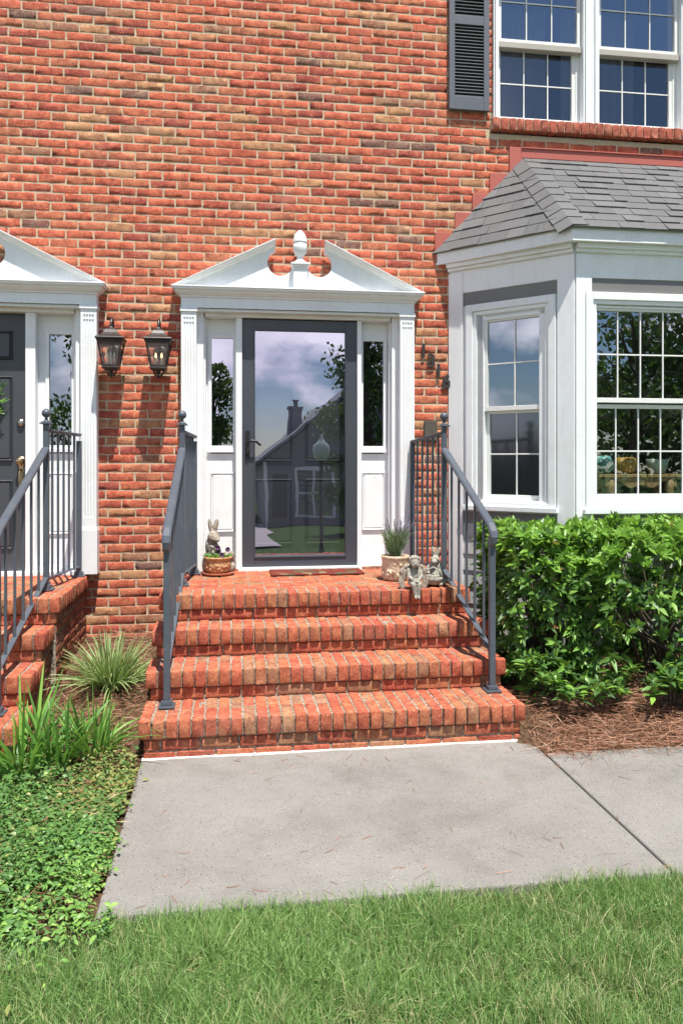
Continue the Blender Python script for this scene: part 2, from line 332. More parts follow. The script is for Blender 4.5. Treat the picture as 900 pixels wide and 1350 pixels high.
def strips(P, D, L, Wd, prof, bend=None, side=None, fold=.0, rnd=None, name='x', mat='grass', parent=None, k3=None):
    """many leaf or blade strips in one mesh: P base, D direction, L length, Wd width, prof widths along the length, bend end offset"""
    P = np.asarray(P, float); N = len(P); D = np.asarray(D, float); D = D/np.linalg.norm(D, axis=1, keepdims=True)
    L = np.broadcast_to(np.asarray(L, float), (N,)); Wd = np.broadcast_to(np.asarray(Wd, float), (N,))
    if side is None: side = rs.normal(size=(N, 3))
    side = np.cross(D, side); side /= np.linalg.norm(side, axis=1, keepdims=True)+1e-9
    nrm = np.cross(side, D)
    if bend is None: bend = np.zeros((N, 3))
    K = len(prof); t = np.linspace(0, 1, K)
    cen = P[:, None]+D[:, None]*(L[:, None, None]*t[None, :, None])+bend[:, None]*(L[:, None, None]*(t**2)[None, :, None])
    hw = .5*Wd[:, None]*np.asarray(prof)[None]
    cols = 3 if fold else 2
    V = np.empty((N, K, cols, 3))
    V[:, :, 0] = cen-side[:, None]*hw[..., None]; V[:, :, -1] = cen+side[:, None]*hw[..., None]
    if fold:
        V[:, :, 0] += nrm[:, None]*(hw*fold)[..., None]; V[:, :, -1] += nrm[:, None]*(hw*fold)[..., None]; V[:, :, 1] = cen
    V = V.reshape(-1, 3)
    q = []
    for i in range(K-1):
        for c in range(cols-1):
            q.append((i*cols+c, i*cols+c+1, (i+1)*cols+c+1, (i+1)*cols+c))
    q = np.array(q); nf = len(q)
    F = (q[None]+(np.arange(N)*K*cols)[:, None, None]).reshape(-1)
    me = bpy.data.meshes.new(name); me.vertices.add(len(V)); me.vertices.foreach_set('co', V.astype(np.float32).ravel())
    me.loops.add(len(F)); me.loops.foreach_set('vertex_index', F.astype(np.int32))
    me.polygons.add(N*nf); me.polygons.foreach_set('loop_start', np.arange(0, N*nf*4, 4, dtype=np.int32))
    me.polygons.foreach_set('use_smooth', np.ones(N*nf, bool))
    if rnd is None: rnd = rs.rand(N)
    at = me.attributes.new('rnd', 'FLOAT', 'FACE'); at.data.foreach_set('value', np.repeat(rnd, nf).astype(np.float32))
    uv = me.uv_layers.new(name='UVMap')
    uu = np.tile(np.linspace(0, 1, cols), K); vv = np.repeat(t, cols)
    UV = np.stack([uu[q], vv[q]], -1)[None].repeat(N, 0).reshape(-1)
    uv.data.foreach_set('uv', UV.astype(np.float32))
    me.materials.append(M[mat]); me.update(calc_edges=True); me.validate()
    return link(name, me, parent)
def unit(n): v = rs.normal(size=(n, 3)); return v/np.linalg.norm(v, axis=1, keepdims=True)

def slab_template(nu=7, nv=5, e=.006):
    u = np.array([0, e, .25, .5, .75, 1-e, 1]); v = np.array([0, e*3, .5, 1-e*3, 1])
    return u, v
def brick_front(mb, o, U, Vv, Nn, L, Hh, rnd, drop=.0014, skirt=.022, jit=.0020):
    """one rounded, slightly uneven brick face with a skirt going into the mortar"""
    e = .0032
    us = np.array([0, e, L*.25, L*.5, L*.75, L-e, L]) if L > .05 else np.array([0, L*.2, L*.35, L*.5, L*.65, L*.8, L])
    vs = np.array([0, e, Hh*.5, Hh-e, Hh])
    g = np.empty((7, 5, 3)); g[..., 0] = us[:, None]; g[..., 1] = vs[None]; g[..., 2] = 0
    bd = np.zeros((7, 5), bool); bd[0] = bd[-1] = True; bd[:, 0] = bd[:, -1] = True
    g[..., 2][bd] = -drop
    g += rs.normal(size=g.shape)*jit*np.array([1., 1., .25])
    cx = [(0, 0), (6, 0), (0, 4), (6, 4)]
    for a, b in cx:
        g[a, b, 0] += (.003 if a == 0 else -.003); g[a, b, 1] += (.0025 if b == 0 else -.0025)
    per = [(i, 0) for i in range(6)]+[(6, j) for j in range(4)]+[(i, 4) for i in range(6, 0, -1)]+[(0, j) for j in range(4, 0, -1)]
    sk = np.array([g[a, b] for a, b in per]); sk[:, 2] = -skirt
    pts = np.concatenate([g.reshape(-1, 3), sk])
    w = np.asarray(o)+pts[:, :1]*np.asarray(U)+pts[:, 1:2]*np.asarray(Vv)+pts[:, 2:]*np.asarray(Nn)
    F = [(i*5+j, (i+1)*5+j, (i+1)*5+j+1, i*5+j+1) for i in range(6) for j in range(4)]
    m = len(per)
    for i in range(m):
        a = per[i][0]*5+per[i][1]; b = per[(i+1) % m][0]*5+per[(i+1) % m][1]
        F.append((b, a, 35+i, 35+(i+1) % m))
    mb.add(w, F, rnd=rnd, smooth=True)
def _rb():
    n = 5; a = [-1, -.82, 0, .82, 1]; V = {}; vs = []; F = []
    def vid(p):
        if p not in V: V[p] = len(vs); vs.append(p)
        return V[p]
    for ax in range(3):
        for sg in (0, n-1):
            for i in range(n-1):
                for j in range(n-1):
                    q = []
                    for di, dj in ((0, 0), (1, 0), (1, 1), (0, 1)):
                        p = [0, 0, 0]; p[ax] = sg; p[(ax+1) % 3] = i+di; p[(ax+2) % 3] = j+dj; q.append(vid(tuple(p)))
                    F.append(q if sg else q[::-1])
    return np.array([[a[k] for k in p] for p in vs], float), np.array([[0 if k == 0 else (1 if k == 4 else .5) for k in p] for p in vs]), F, vs
RBV, _, RBF, RBI = _rb()
def rbrick(mb, x0, x1, y0, y1, z0, z1, rnd, r=.006, jit=.0014):
    """full rounded brick solid"""
    h = np.array([x1-x0, y1-y0, z1-z0])/2; c = np.array([x0+x1, y0+y1, z0+z1])/2
    idx = np.array(RBI); rr = min(r, *(h*.45))
    lv = np.stack([np.array([-h[k], -h[k]+rr, 0, h[k]-rr, h[k]])[idx[:, k]] for k in range(3)], 1)
    inner = np.clip(lv, -(h-rr), h-rr); d = lv-inner; ln = np.linalg.norm(d, axis=1, keepdims=True)
    p = np.where(ln > 1e-9, inner+d/np.maximum(ln, 1e-9)*rr, lv)
    p += rs.normal(size=p.shape)*jit
    mb.add(p+c, RBF, rnd=rnd, smooth=True)
class Picker:
    """random brick tone with short runs of like tones"""
    def __init__(s): s.p = .5
    def __call__(s):
        if s.p < .18 and random.random() < .2: return s.p+random.uniform(-.01, .01) if .03 < s.p else s.p
        s.p = random.random()
        if s.p < .08 and random.random() < .35: s.p = random.uniform(.2, 1)
        return s.p

# ------------------------------------------------------------------ ground and setting
def gz(x, y):
    """terrain height"""
    z = -.035
    if y < -8: z -= min(1.0, (-8-y)/17*1.0)
    if x < -.4 and y > -2.3: z += .27*min(1, max(0, (y+2.3)/2.2))
    if x > 1.55 and y > -2.14: z += .16*min(1, max(0, (y+2.14)/.45))
    return z
mb = MB()
xs = np.unique(np.concatenate([np.linspace(-150, -6, 10), np.linspace(-6, 7, 79), np.linspace(7, 150, 10)]))
ys = np.unique(np.concatenate([np.linspace(-160, -26, 8), np.linspace(-26, -8, 12), np.linspace(-8, .2, 60), np.linspace(.2, 60, 4)]))
V = [(x, y, gz(x, y)+.012*math.sin(x*3.1)*math.cos(y*2.7)*(1 if abs(x) < 8 and abs(y) < 9 else 0)) for x in xs for y in ys]
n = len(ys); F = [(i*n+j, (i+1)*n+j, (i+1)*n+j+1, i*n+j+1) for i in range(len(xs)-1) for j in range(n-1)]
for f in F:
    cx = sum(V[i][0] for i in f)/4; cy = sum(V[i][1] for i in f)/4
    m = 1 if (cy > -3.4 and -3 < cx < 6) else 0
    mb.F.append(list(f)); mb.A.append(0); mb.Mi.append(m); mb.Sm.append(True)
mb.V.append(np.array(V)); mb.n = len(V)
tag(mb.build('ground', ['lawn', 'soil']), kind='structure')
# concrete walk: two slabs and a dark joint
mb = MB()
mb.box(-.457, 1.660, -3.345, -1.86, -.12, 0)
mb.box(1.672, 5.5, -3.36, -2.12, -.12, -.001)
path = mb.build('path', 'concrete', bevel=.008, seg=2); tag(path, kind='structure')
MB().box(1.660, 1.672, -3.34, -2.1, -.1, -.012).build('joint', 'seam', path)
mb = MB(); xs = np.linspace(-.455, 1.64, 70)
V = [];
for x in xs:
    a = -1.895; b = -1.925-.008*random.random()-.004*math.sin(x*9); V += [(x, a, .006), (x, a, .001), (x, b, .006), (x, b-.004, -.002)]
F = []
for i in range(69):
    o = i*4; p = o+4; F += [(o, p, p+2, o+2), (o+2, p+2, p+3, o+3)]
mb.add(V, F, smooth=True); mb.build('caulk_line', 'caulk', path)
# driveway behind the camera (seen in the door glass)
mb = MB(); ys = np.linspace(-26, -8.2, 24); V = []
for y in ys: V += [(-7, y, gz(0, y)+.035), (.95+.9*max(0, (-8.2-y)/5-1.2 if y > -16 else .36)**1, y, gz(0, y)+.035)]
mb.add(V, [(2*i, 2*i+1, 2*i+3, 2*i+2) for i in range(23)]); tag(mb.build('driveway', 'drive'), kind='structure')

# ------------------------------------------------------------------ the townhouse
house = thing('townhouse', 'red brick townhouse front with white pedimented doorways and a white bay window', 'house')
ROW, BL = .0677, .2045
DX = -2.415                                               # the left doorway repeats the right one
holes = [(-.34, 1.41, .716, 2.80), (-.34+DX, 1.41+DX, .716, 2.80), (2.105, 3.76, 4.33, 5.80), (1.79, 4.57, -1, 3.10), (2.09, 3.80, 4.22, 4.34)]
def gaps(z0, z1):
    g = [(a, b) for a, b, c, d in holes if z1 > c+.012 and z0 < d-.012]
    zc = (z0+z1)/2
    if 3.08 < zc < 4.06:
        k = (zc-3.22)*.9; g.append((1.74+max(0, k)*.86, 4.62-max(0, k)*.86))
    return sorted(g)
mb = MB(); pick = Picker()
XL, XR = -3.3, 5.2
for r in range(int(5.92/ROW)+1):
    z0 = r*ROW-.008; z1 = z0+.0555
    if z1 > 5.92: break
    spans = [(XL, XR)]
    for a, b in gaps(z0, z1):
        ns = []
        for s0, s1 in spans:
            if b <= s0 or a >= s1: ns.append((s0, s1)); continue
            if a > s0+.02: ns.append((s0, a))
            if b < s1-.02: ns.append((b, s1))
        spans = ns
    off = (r % 2)*BL/2+random.uniform(-.012, .012)
    for s0, s1 in spans:
        x = math.floor((s0-off)/BL)*BL+off
        while x < s1:
            a = max(x+.0060+random.uniform(-.0015, .0015), s0+.003); b = min(x+BL-.0065+random.uniform(-.0015, .0015), s1-.003)
            if b-a > .03:
                dz = random.uniform(-.0022, .0022); t = random.uniform(-.0016, .0016)
                brick_front(mb, (a, random.uniform(-.0012, .0008), z0+dz), (1, 0, t*6), (0, 0, 1), (0, -1, 0), b-a, .0555+random.uniform(-.0025, .0022), pick())
            x += BL
mb.build('brick_wall', 'brick', house)
xsb = sorted({XL, XR}|{h[i] for h in holes for i in (0, 1)}); zsb = sorted({-.3, 5.92}|{min(max(h[i], -.3), 5.92) for h in holes for i in (2, 3)})
mb = MB()
for i in range(len(xsb)-1):
    for j in range(len(zsb)-1):
        cx, cz = (xsb[i]+xsb[i+1])/2, (zsb[j]+zsb[j+1])/2
        if any(a < cx < b and c < cz < d for a, b, c, d in holes): continue
        mb.box(xsb[i], xsb[i+1], .0031, .22, zsb[j], zsb[j+1])
mb.build('mortar_backing', 'mortar', house)
# eave and main roof above the picture
mb = MB(); mb.box(-3.6, 5.5, -.19, .25, 5.922, 5.95); mb.box(-3.6, 5.5, -.22, -.19, 5.90, 6.08); mb.build('eave', 'white', house)
mb = MB(); mb.prism([(-.25, 6.085), (5, 9.0), (5, 8.9), (-.25, 6.0)], -3.7, 5.6, 'x', rnd=.5); mb.build('roof', 'shingle', house)
mb = MB(); mb.box(XL-.001, XL+.2, .225, 10, -.2, 5.9); mb.box(XR-.2, XR+.001, .225, 10, -.2, 5.9); mb.box(XL, XR, 9.8, 10, -.2, 5.9); mb.build('side_wall', 'brickfar', house)

def rect_frame(mb, x0, x1, z0, z1, w, y0, y1, wb=None, wt=None, **k):
    wb = w if wb is None else wb; wt = w if wt is None else wt
    mb.box(x0, x0+w, y0, y1, z0, z1, **k); mb.box(x1-w, x1, y0, y1, z0, z1, **k)
    mb.box(x0+w, x1-w, y0, y1, z0, z0+wb, **k); mb.box(x0+w, x1-w, y0, y1, z1-wt, z1, **k)
def raised_panel(mb, x0, x1, z0, z1, y, d=.014, w=.02, **k):
    """recessed groove round a raised field, on a face at depth y"""
    def ring(a, ya, b, yb):
        V = [(x0+a, ya, z0+a), (x1-a, ya, z0+a), (x1-a, ya, z1-a), (x0+a, ya, z1-a), (x0+b, yb, z0+b), (x1-b, yb, z0+b), (x1-b, yb, z1-b), (x0+b, yb, z1-b)]
        mb.add(V, [(i, (i+1) % 4, (i+1) % 4+4, i+4) for i in range(4)], **k)
    ring(0, y-.0005, .008, y-.016); ring(.008, y-.016, .018, y-.003); ring(.018, y-.003, .026, y-.012)
    V = [(x0+.026, y-.012, z0+.026), (x1-.026, y-.012, z0+.026), (x1-.026, y-.012, z1-.026), (x0+.026, y-.012, z1-.026)]
    mb.add(V, [(0, 1, 2, 3)], **k)

def pilaster(mb, x0, x1, zb, zt, y=-.10):
    w = x1-x0
    mb.box(x0-.006, x1+.006, y-.012, .02, zb, zb+.33)                       # plinth
    mb.box(x0-.002, x1+.002, y-.006, .02, zb+.33, zb+.345)
    nf = 4; m = .016; pitch = (w-2*m)/nf
    poly = [(x0, .02), (x0, y)]
    for i in range(nf):
        c = x0+m+pitch*(i+.5); r = pitch*.36
        poly.append((c-r, y))
        for t in (30, 60, 90, 120, 150):
            poly.append((c-r*math.cos(R(t)), y+r*.85*math.sin(R(t))))
        poly.append((c+r, y))
    poly += [(x1, y), (x1, .02)]
    mb.prism(poly, zb+.42, zt-.11, 'z')
    mb.box(x0, x1, y, .02, zb+.345, zb+.42); mb.box(x0, x1, y, .02, zt-.072, zt-.03)
    rr = pitch*.30
    for i in range(nf+1):                                                    # short drops cut above the flutes
        a = x0 if i == 0 else x0+m+pitch*(i-.5)+rr; b = x1 if i == nf else x0+m+pitch*(i+.5)-rr
        mb.box(a, b, y, .02, zt-.092, zt-.072)
    mb.box(x0, x1, y, .02, zt-.110, zt-.092); mb.box(x0+.001, x1-.001, y+.012, .02, zt-.095, zt-.07)
    mb.box(x0-.007, x1+.007, y-.010, .02, zt-.03, zt)

def moulding(mb, pts_a, pts_b, prof):
    """sweep of profile [(out, up)] between two stations; each station is (function out,up -> xyz)"""
    V = [pts_a(*p) for p in prof]+[pts_b(*p) for p in prof]; n = len(prof)
    F = [(i, (i+1) % n, (i+1) % n+n, i+n) for i in range(n)]+[tuple(range(n-1, -1, -1)), tuple(range(n, 2*n))]
    mb.add(V, F)
CPROF = [(0, 0), (.010, 0), (.010, .012), (.022, .018), (.040, .034), (.046, .050), (.062, .052), (.064, .066), (.070, .068), (.070, .078), (0, .078)]
ARC = lambda cx, cz, r, a0, a1, n=20: [(cx+r*math.cos(R(a0+(a1-a0)*i/n)), cz+r*math.sin(R(a0+(a1-a0)*i/n))) for i in range(n+1)]

def doorway(dx, storm, lab):
    x = lambda v: v+dx
    T = Matrix.Translation((dx, 0, 0)); ZB = .722
    # surround: frieze, cornice, jambs, head
    mb = MB(T)
    mb.box(-.365, 1.435, -.10, .0, 2.722, 2.80)                      # frieze
    mb.box(-.368, 1.438, -.104, 0, 2.722, 2.730)
    mb.box(-.365, 1.435, .0, .20, 2.722, 2.799)
    # stepped soffit head behind frieze
    mb.box(-.25, 1.32, -.085, .2, 2.700, 2.722); mb.box(-.19, 1.26, -.02, .2, 2.672, 2.6998)
    for a, b, c, d in ((-.25, -.20, 1.27, 1.32), (-.20, -.185, 1.255, 1.27)):
        y0 = -.02 if a == -.25 else .02
        mb.box(a, b, y0, .2, ZB-.01, 2.6995 if a == -.25 else 2.6715); mb.box(c, d, y0, .2, ZB-.01, 2.6995 if a == -.25 else 2.6715)
    # cornice with returns
    P = CPROF; y0 = -.10
    moulding(mb, lambda o, u: (-.365-o, y0-o, 2.80+u), lambda o, u: (1.435+o, y0-o, 2.80+u), P)
    moulding(mb, lambda o, u: (-.365-o, .0, 2.80+u), lambda o, u: (-.365-o, y0-o, 2.80+u), P)
    moulding(mb, lambda o, u: (1.435+o, y0-o, 2.80+u), lambda o, u: (1.435+o, .0, 2.80+u), P)
    sur = mb.build('door_surround', 'white', house, .0025)
    for a, b in ((-.365, -.25), (1.32, 1.435)):
        mb = MB(T); pilaster(mb, a, b, ZB, 2.722); mb.build('pilaster', 'white', sur, .0015)
    # broken pediment
    ZC = 2.8785; sl = (3.245-ZC)/(.345+.41)
    zt = lambda xx: ZC+(xx+.41)*sl-.045
    mb = MB(T)
    r = .098; cxl = .383; czl = 3.085
    left = [(-.33, ZC-.004), (-.33, ZC), (.345, zt(.345)), (.345, czl+math.sqrt(max(0, r*r-(.345-cxl)**2)))]
    a0 = math.degrees(math.atan2(left[-1][1]-czl, .345-cxl))
    left += ARC(cxl, czl, r, a0, 360-2, 26)[1:]
    left += [(.481, ZC-.004)]
    mb.prism(left, -.085, -.02)
    right = [(1.07-a, b) for a, b in left]
    mb.prism(right[::-1], -.085, -.02)
    mb.box(.4805, .5895, -.083, -.02, ZC-.003, 3.0)
    ped = mb.build('pediment', 'white', sur, .001)
    RP = [(0, -.052), (.012, -.052), (.014, -.040), (.030, -.032), (.040, -.018), (.052, -.014), (.058, -.006), (.066, -.004), (.066, .004), (0, .004)]
    for sgn in (1, -1):
        mb = MB(T)
        fx = (lambda v: v) if sgn == 1 else (lambda v: 1.07-v)
        ca = math.cos(math.atan(sl)); sa = math.sin(math.atan(sl))
        A = lambda o, u: (fx(-.415-(o*.55 if u > -.03 else 0)), -.085-o, max(ZC, ZC+u/ca*1.0) if u < 0 else ZC+u)
        A = lambda o, u: (fx(-.43-u*sl*.0+(max(0, -u)/sl if u < 0 else 0)), -.085-o, ZC+.002)
        B = lambda o, u: (fx(.345), -.085-o, ZC+(.345+.43)*sl+u/ca)
        prof = RP if sgn == 1 else RP[::-1]
        moulding(mb, A, B, prof)
        mb.build('raking_cornice', 'white', sur, .001)
    mb = MB(T); mb.box(.480, .590, -.135, -.084, ZC, 3.055); mb.box(.470, .600, -.147, -.02, 3.055, 3.066); mb.box(.462, .608, -.155, -.02, 3.066, 3.080)
    mb.build('pedestal', 'white', sur, .002)
    mb = MB(T); mb.lathe([(.052, 0), (.055, .012), (.03, .03), (.022, .045), (.026, .058), (.047, .085), (.055, .12), (.054, .15), (.052, .152), (.050, .158), (.055, .162), (.054, .175), (.046, .215), (.028, .245), (.012, .258), (.002, .262)], (.535, -.09, 3.08), 28)
    mb.build('urn_finial', 'white', sur)
    # sidelights
    for a, b in ((-.185, .093), (.977, 1.255)):
        if not storm and a < 0: continue
        ax = a+.025 if a < 0 else a+.025
        mb = MB(T)
        j0, j1 = (.045, .093) if a < 0 else (.997, 1.03)
        if not storm: j0, j1 = .905, .977
        mb.box(j0, j1, .0, .2, ZB-.01, 2.6715)                            # jamb beside the door
        c0, c1 = (-.185, .045) if a < 0 else ((1.03, 1.255) if storm else (.977, 1.255))
        g0, g1 = (-.141, .024) if a < 0 else (1.058, 1.222)
        mb.box(c0, c1, .09, .13, 2.54, 2.6715); mb.box(c0, c1, .09, .13, ZB, 1.50)
        mb.box(c0, g0-.004, .09, .13, 1.62, 2.54); mb.box(g1+.004, c1, .09, .13, 1.62, 2.54); mb.box(c0, c1, .09, .13, 1.50, 1.62)
        rect_frame(mb, g0-.026, g1+.026, 1.655, 2.55, .026, .078, .10)
        mb.box(g0-.032, g1+.032, .066, .092, 1.628, 1.655)
        raised_panel(mb, g0-.012, g1+.014, 1.005, 1.475, .09)
        mb.box(c0, c1, .07, .09, ZB-.006, ZB+.03)
        sd = mb.build('sidelight', 'white', house, .002)
        mb = MB(T); mb.add([(g0-.004, .098, 1.676), (g1+.004, .098, 1.676), (g1+.004, .098, 2.529), (g0-.004, .098, 2.529)], [(0, 1, 2, 3)]); mb.build('pane', 'dglass' if storm else 'glass', sd)
    if storm:
        mb = MB(T); Y = .02
        rect_frame(mb, .093, 1.0, .735, 2.668, .095, Y, Y+.035, wb=.082, wt=.08)
        rect_frame(mb, .182, .915, .81, 2.592, .012, Y-.006, Y+.012)
        mb.box(.186, .908, Y-.010, Y+.01, .806, .818)
        sdoor = mb.build('storm_door', 'slate', house, .003); sdoor['label'] = 'full-glass storm door with slate frame'
        mb = MB(T); mb.box(.080, .0925, .010, .06, .725, 2.69); mb.box(1.0005, 1.012, .010, .06, .725, 2.69); mb.box(.080, 1.012, .010, .06, 2.670, 2.692); mb.build('door_jamb', 'black', sdoor, .002)
        mb = MB(T); mb.add([(.187, Y+.016, .812), (.911, Y+.016, .812), (.911, Y+.016, 2.589), (.187, Y+.016, 2.589)], [(0, 1, 2, 3)]); mb.build('glass_panel', 'dglass', sdoor)
        mb = MB(T); hx, hz = .135, 1.69
        mb.box(hx-.017, hx+.017, Y-.012, Y, hz-.11, hz+.11)
        mb.tube([(hx, Y-.01, hz+.02), (hx, Y-.05, hz+.02), (hx+.03, Y-.055, hz+.03), (hx+.07, Y-.052, hz+.022), (hx+.105, Y-.05, hz-.008)], [.009, .009, .009, .008, .006])
        mb.lathe([(.012, 0), (.012, .02)], (hx, Y-.02, hz-.075), 12)
        mb.tube([(hx, Y-.01, hz-.03), (hx+.004, Y-.03, hz-.06), (hx, Y-.012, hz-.09)], .007)
        mb.build('handle', 'black', sdoor, .003)
        MB(T).box(.06, 1.03, -.03, .2, .70, .7345).build('threshold', 'white', house, .004)
    if not storm: MB(T).box(-.185, -.021, .04, .2, ZB-.01, 2.6715).build('jamb_panel', 'white', house, .003)
    # six-panel door slab
    mb = MB(T); Y = .135 if storm else .06
    D0, D1 = (.094, .996) if storm else (-.02, .903)
    mb.box(D0, D1, Y, Y+.04, .736, 2.670)
    w = (D1-D0-.3)/2
    for k in range(2):
        p0 = D0+.10+k*(w+.10)
        for z0, z1 in ((.90, 1.42), (1.56, 2.20), (2.32, 2.54)): raised_panel(mb, p0, p0+w, z0, z1, Y)
    fd = mb.build('front_door', 'door', house, .001); fd['label'] = 'charcoal panel door behind the storm glass' if storm else 'charcoal six-panel door of the left doorway'
    if not storm:
        rot = Matrix.Rotation(R(90), 4, 'X')
        mb = MB(T); mb.lathe([(.030, 0), (.030, .008), (.022, .022), (.010, .026)], n=20, T=Matrix.Translation((.862, Y, 1.85)) @ rot)
        mb.build('deadbolt', 'nickel', fd)
        mb = MB(T); mb.lathe([(.036, 0), (.036, .006), (.026, .012), (.018, .04), (.026, .05), (.024, .064), (.008, .07)], n=20, T=Matrix.Translation((.862, Y, 1.56)) @ rot)
        mb.box(.845, .879, Y-.006, Y, 1.28, 1.53); mb.tube([(.862, Y-.005, 1.50), (.862, Y-.05, 1.48), (.862, Y-.055, 1.40), (.862, Y-.045, 1.33), (.862, Y-.004, 1.31)], .008)
        mb.build('handle_set', 'brass', fd, .002)
        MB(T).box(-.06, 1.26, -.03, .2, .70, .7345).build('threshold', 'white', house, .004)
    # dark hall behind
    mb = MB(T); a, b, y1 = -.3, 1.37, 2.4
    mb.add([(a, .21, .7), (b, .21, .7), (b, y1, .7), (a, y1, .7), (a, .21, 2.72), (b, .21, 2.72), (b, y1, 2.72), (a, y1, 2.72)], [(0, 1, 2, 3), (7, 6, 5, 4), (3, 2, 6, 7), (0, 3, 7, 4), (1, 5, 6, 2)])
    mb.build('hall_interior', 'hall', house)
doorway(0, True, 'r'); doorway(DX, False, 'l')

# ------------------------------------------------------------------ windows
def sash(T, parent, x0, x1, z0, z1, y, cols, rows, bl=.035, bt=.035, bs=.03, mat='cream', mw=.011, gl='glass'):
    mb = MB(T)
    mb.box(x0-bs, x0, y, y+.03, z0-bl, z1+bt); mb.box(x1, x1+bs, y, y+.03, z0-bl, z1+bt)
    mb.box(x0, x1, y, y+.03, z0-bl, z0); mb.box(x0, x1, y, y+.03, z1, z1+bt)
    for i in range(1, cols):
        c = x0+(x1-x0)*i/cols; mb.box(c-mw/2, c+mw/2, y+.009, y+.016, z0, z1)
    for j in range(1, rows):
        c = z0+(z1-z0)*j/rows; mb.box(x0, x1, y+.0095, y+.0155, c-mw/2, c+mw/2)
    o = mb.build('sash', mat, parent, .002)
    return o
def pane(T, parent, x0, x1, z0, z1, y, gl='glass'):
    MB(T).add([(x0-.004, y, z0-.004), (x1+.004, y, z0-.004), (x1+.004, y, z1+.004), (x0-.004, y, z1+.004)], [(0, 1, 2, 3)]).build('pane', gl, parent)
# bay body -----------------------------------------------------------
P = .725; BX0, BX1 = 1.75, 4.60
fx0, fx1 = BX0+P, BX1-P
TF = Matrix.Translation((0, -P, 0))                                      # front face, inward = +Y
TA = Matrix.Translation((BX0, 0, 0)) @ Matrix.Rotation(R(-45), 4, 'Z')   # left angled face
TB = Matrix.Translation((fx1, -P, 0)) @ Matrix.Rotation(R(45), 4, 'Z')   # right angled face
LA = P*math.sqrt(2)
def facewall(mb, L, wx0, wx1, wz0, wz1):
    mb.box(.0, wx0, 0, .06, 1.15, 3.14); mb.box(wx1, L, 0, .06, 1.15, 3.14)
    mb.box(wx0, wx1, 0, .06, 1.15, wz0); mb.box(wx0, wx1, 0, .06, wz1, 3.14)
mb = MB()
for T, L, w in ((TA, LA, (.30, .80, 1.24, 2.66)), (TB, LA, (LA-.80, LA-.30, 1.24, 2.66)), (TF @ Matrix.Translation((fx0, 0, 0)), fx1-fx0, (.13, fx1-fx0-.13, 1.27, 2.68))):
    m2 = MB(T); facewall(m2, L, *w); 
    m2.box(-.003 if L == LA else .004, .125, -.018, .0, .55, 3.06); m2.box(L-.125, L+.003 if L == LA else L-.004, -.018, .0, .55, 3.06)   # corner boards
    m2.box(.01, L-.01, -.012, 0, 2.895, 3.135)                               # frieze board
    m2.box(.0, L, -.04, -.0, 3.075, 3.10); m2.box(.0, L, -.065, -.0, 3.10, 3.14)      # bed mould
    for v in m2.V: mb.V.append(v)
    mb.F += [[i+mb.n for i in f] for f in m2.F]; mb.n += m2.n; mb.A += m2.A; mb.Mi += m2.Mi; mb.Sm += m2.Sm
mb.build('bay_wall', 'white', house, .003)
for T, L in ((TA, LA), (TB, LA), (TF @ Matrix.Translation((fx0, 0, 0)), fx1-fx0)):
    MB(T).box(.1255, L-.1255, -.006, 0, 2.79, 2.892).build('grey_panel', 'grey', house, .001)
    MB(T).box(.1255, L-.1255, -.006, 0, 1.07, 1.165).build('grey_panel', 'grey', house, .001)
mb = MB()
for T, L in ((TA, LA), (TB, LA), (TF @ Matrix.Translation((fx0, 0, 0)), fx1-fx0)):
    m2 = MB(T); z = .05
    while z < 1.06:
        m2.prism([(.0, z), (-.014, z), (-.004, z+.128), (.0, z+.128)], .0, L, 'x'); z += .13
    m2.box(0, L, 0.001, .06, -.1, 1.15)
    for v in m2.V: mb.V.append(v)
    mb.F += [[i+mb.n for i in f] for f in m2.F]; mb.n += m2.n; mb.A += m2.A; mb.Mi += m2.Mi; mb.Sm += m2.Sm
mb.build('lap_siding', 'siding', house)
def bay_window(T, c0, c1, g0, g1, zs, cols, rows, lab):
    zt0, zt1, zb0, zb1 = zs
    mb = MB(T)
    # casing, stepped
    rect_frame(mb, c0, c1, 1.215, 2.79, .055, -.030, .0, wb=.03, wt=.055)
    rect_frame(mb, c0+.0552, c1-.0552, 1.235, 2.7348, .03, -.016, .03, wb=.02, wt=.03)
    rect_frame(mb, c0+.0854, c1-.0854, 1.245, 2.7046, max(.012, g0-.03-c0-.0854), .0, .05, wb=.015, wt=max(.01, 2.7046-zt1-.036))
    mb.box(c0-.02, c1+.02, -.055, .0, 1.178, 1.2148)                        # sill
    w = mb.build('window', 'white', house, .003); w['label'] = lab
    sash(T, w, g0, g1, zt0, zt1, .012, cols, rows)
    sash(T, w, g0+.004, g1-.004, zb0, zb1, .045, cols, rows, bl=.045, bt=.03)
    pane(T, w, g0, g1, zt0, zt1, .030); pane(T, w, g0+.004, g1-.004, zb0, zb1, .063, 'glass' if cols > 2 else 'sglass')
bay_window(TA, .158, .89, .325, .775, (1.985, 2.645, 1.30, 1.93), 2, 2, 'narrow window of the angled bay side')
bay_window(TB, LA-.89, LA-.158, LA-.775, LA-.325, (1.985, 2.645, 1.30, 1.93), 2, 2, 'narrow window of the far bay side')
bay_window(TF, fx0+.075, fx1-.075, fx0+.165, fx1-.165, (2.025, 2.662, 1.318, 1.95), 6, 2, 'wide front window of the bay')
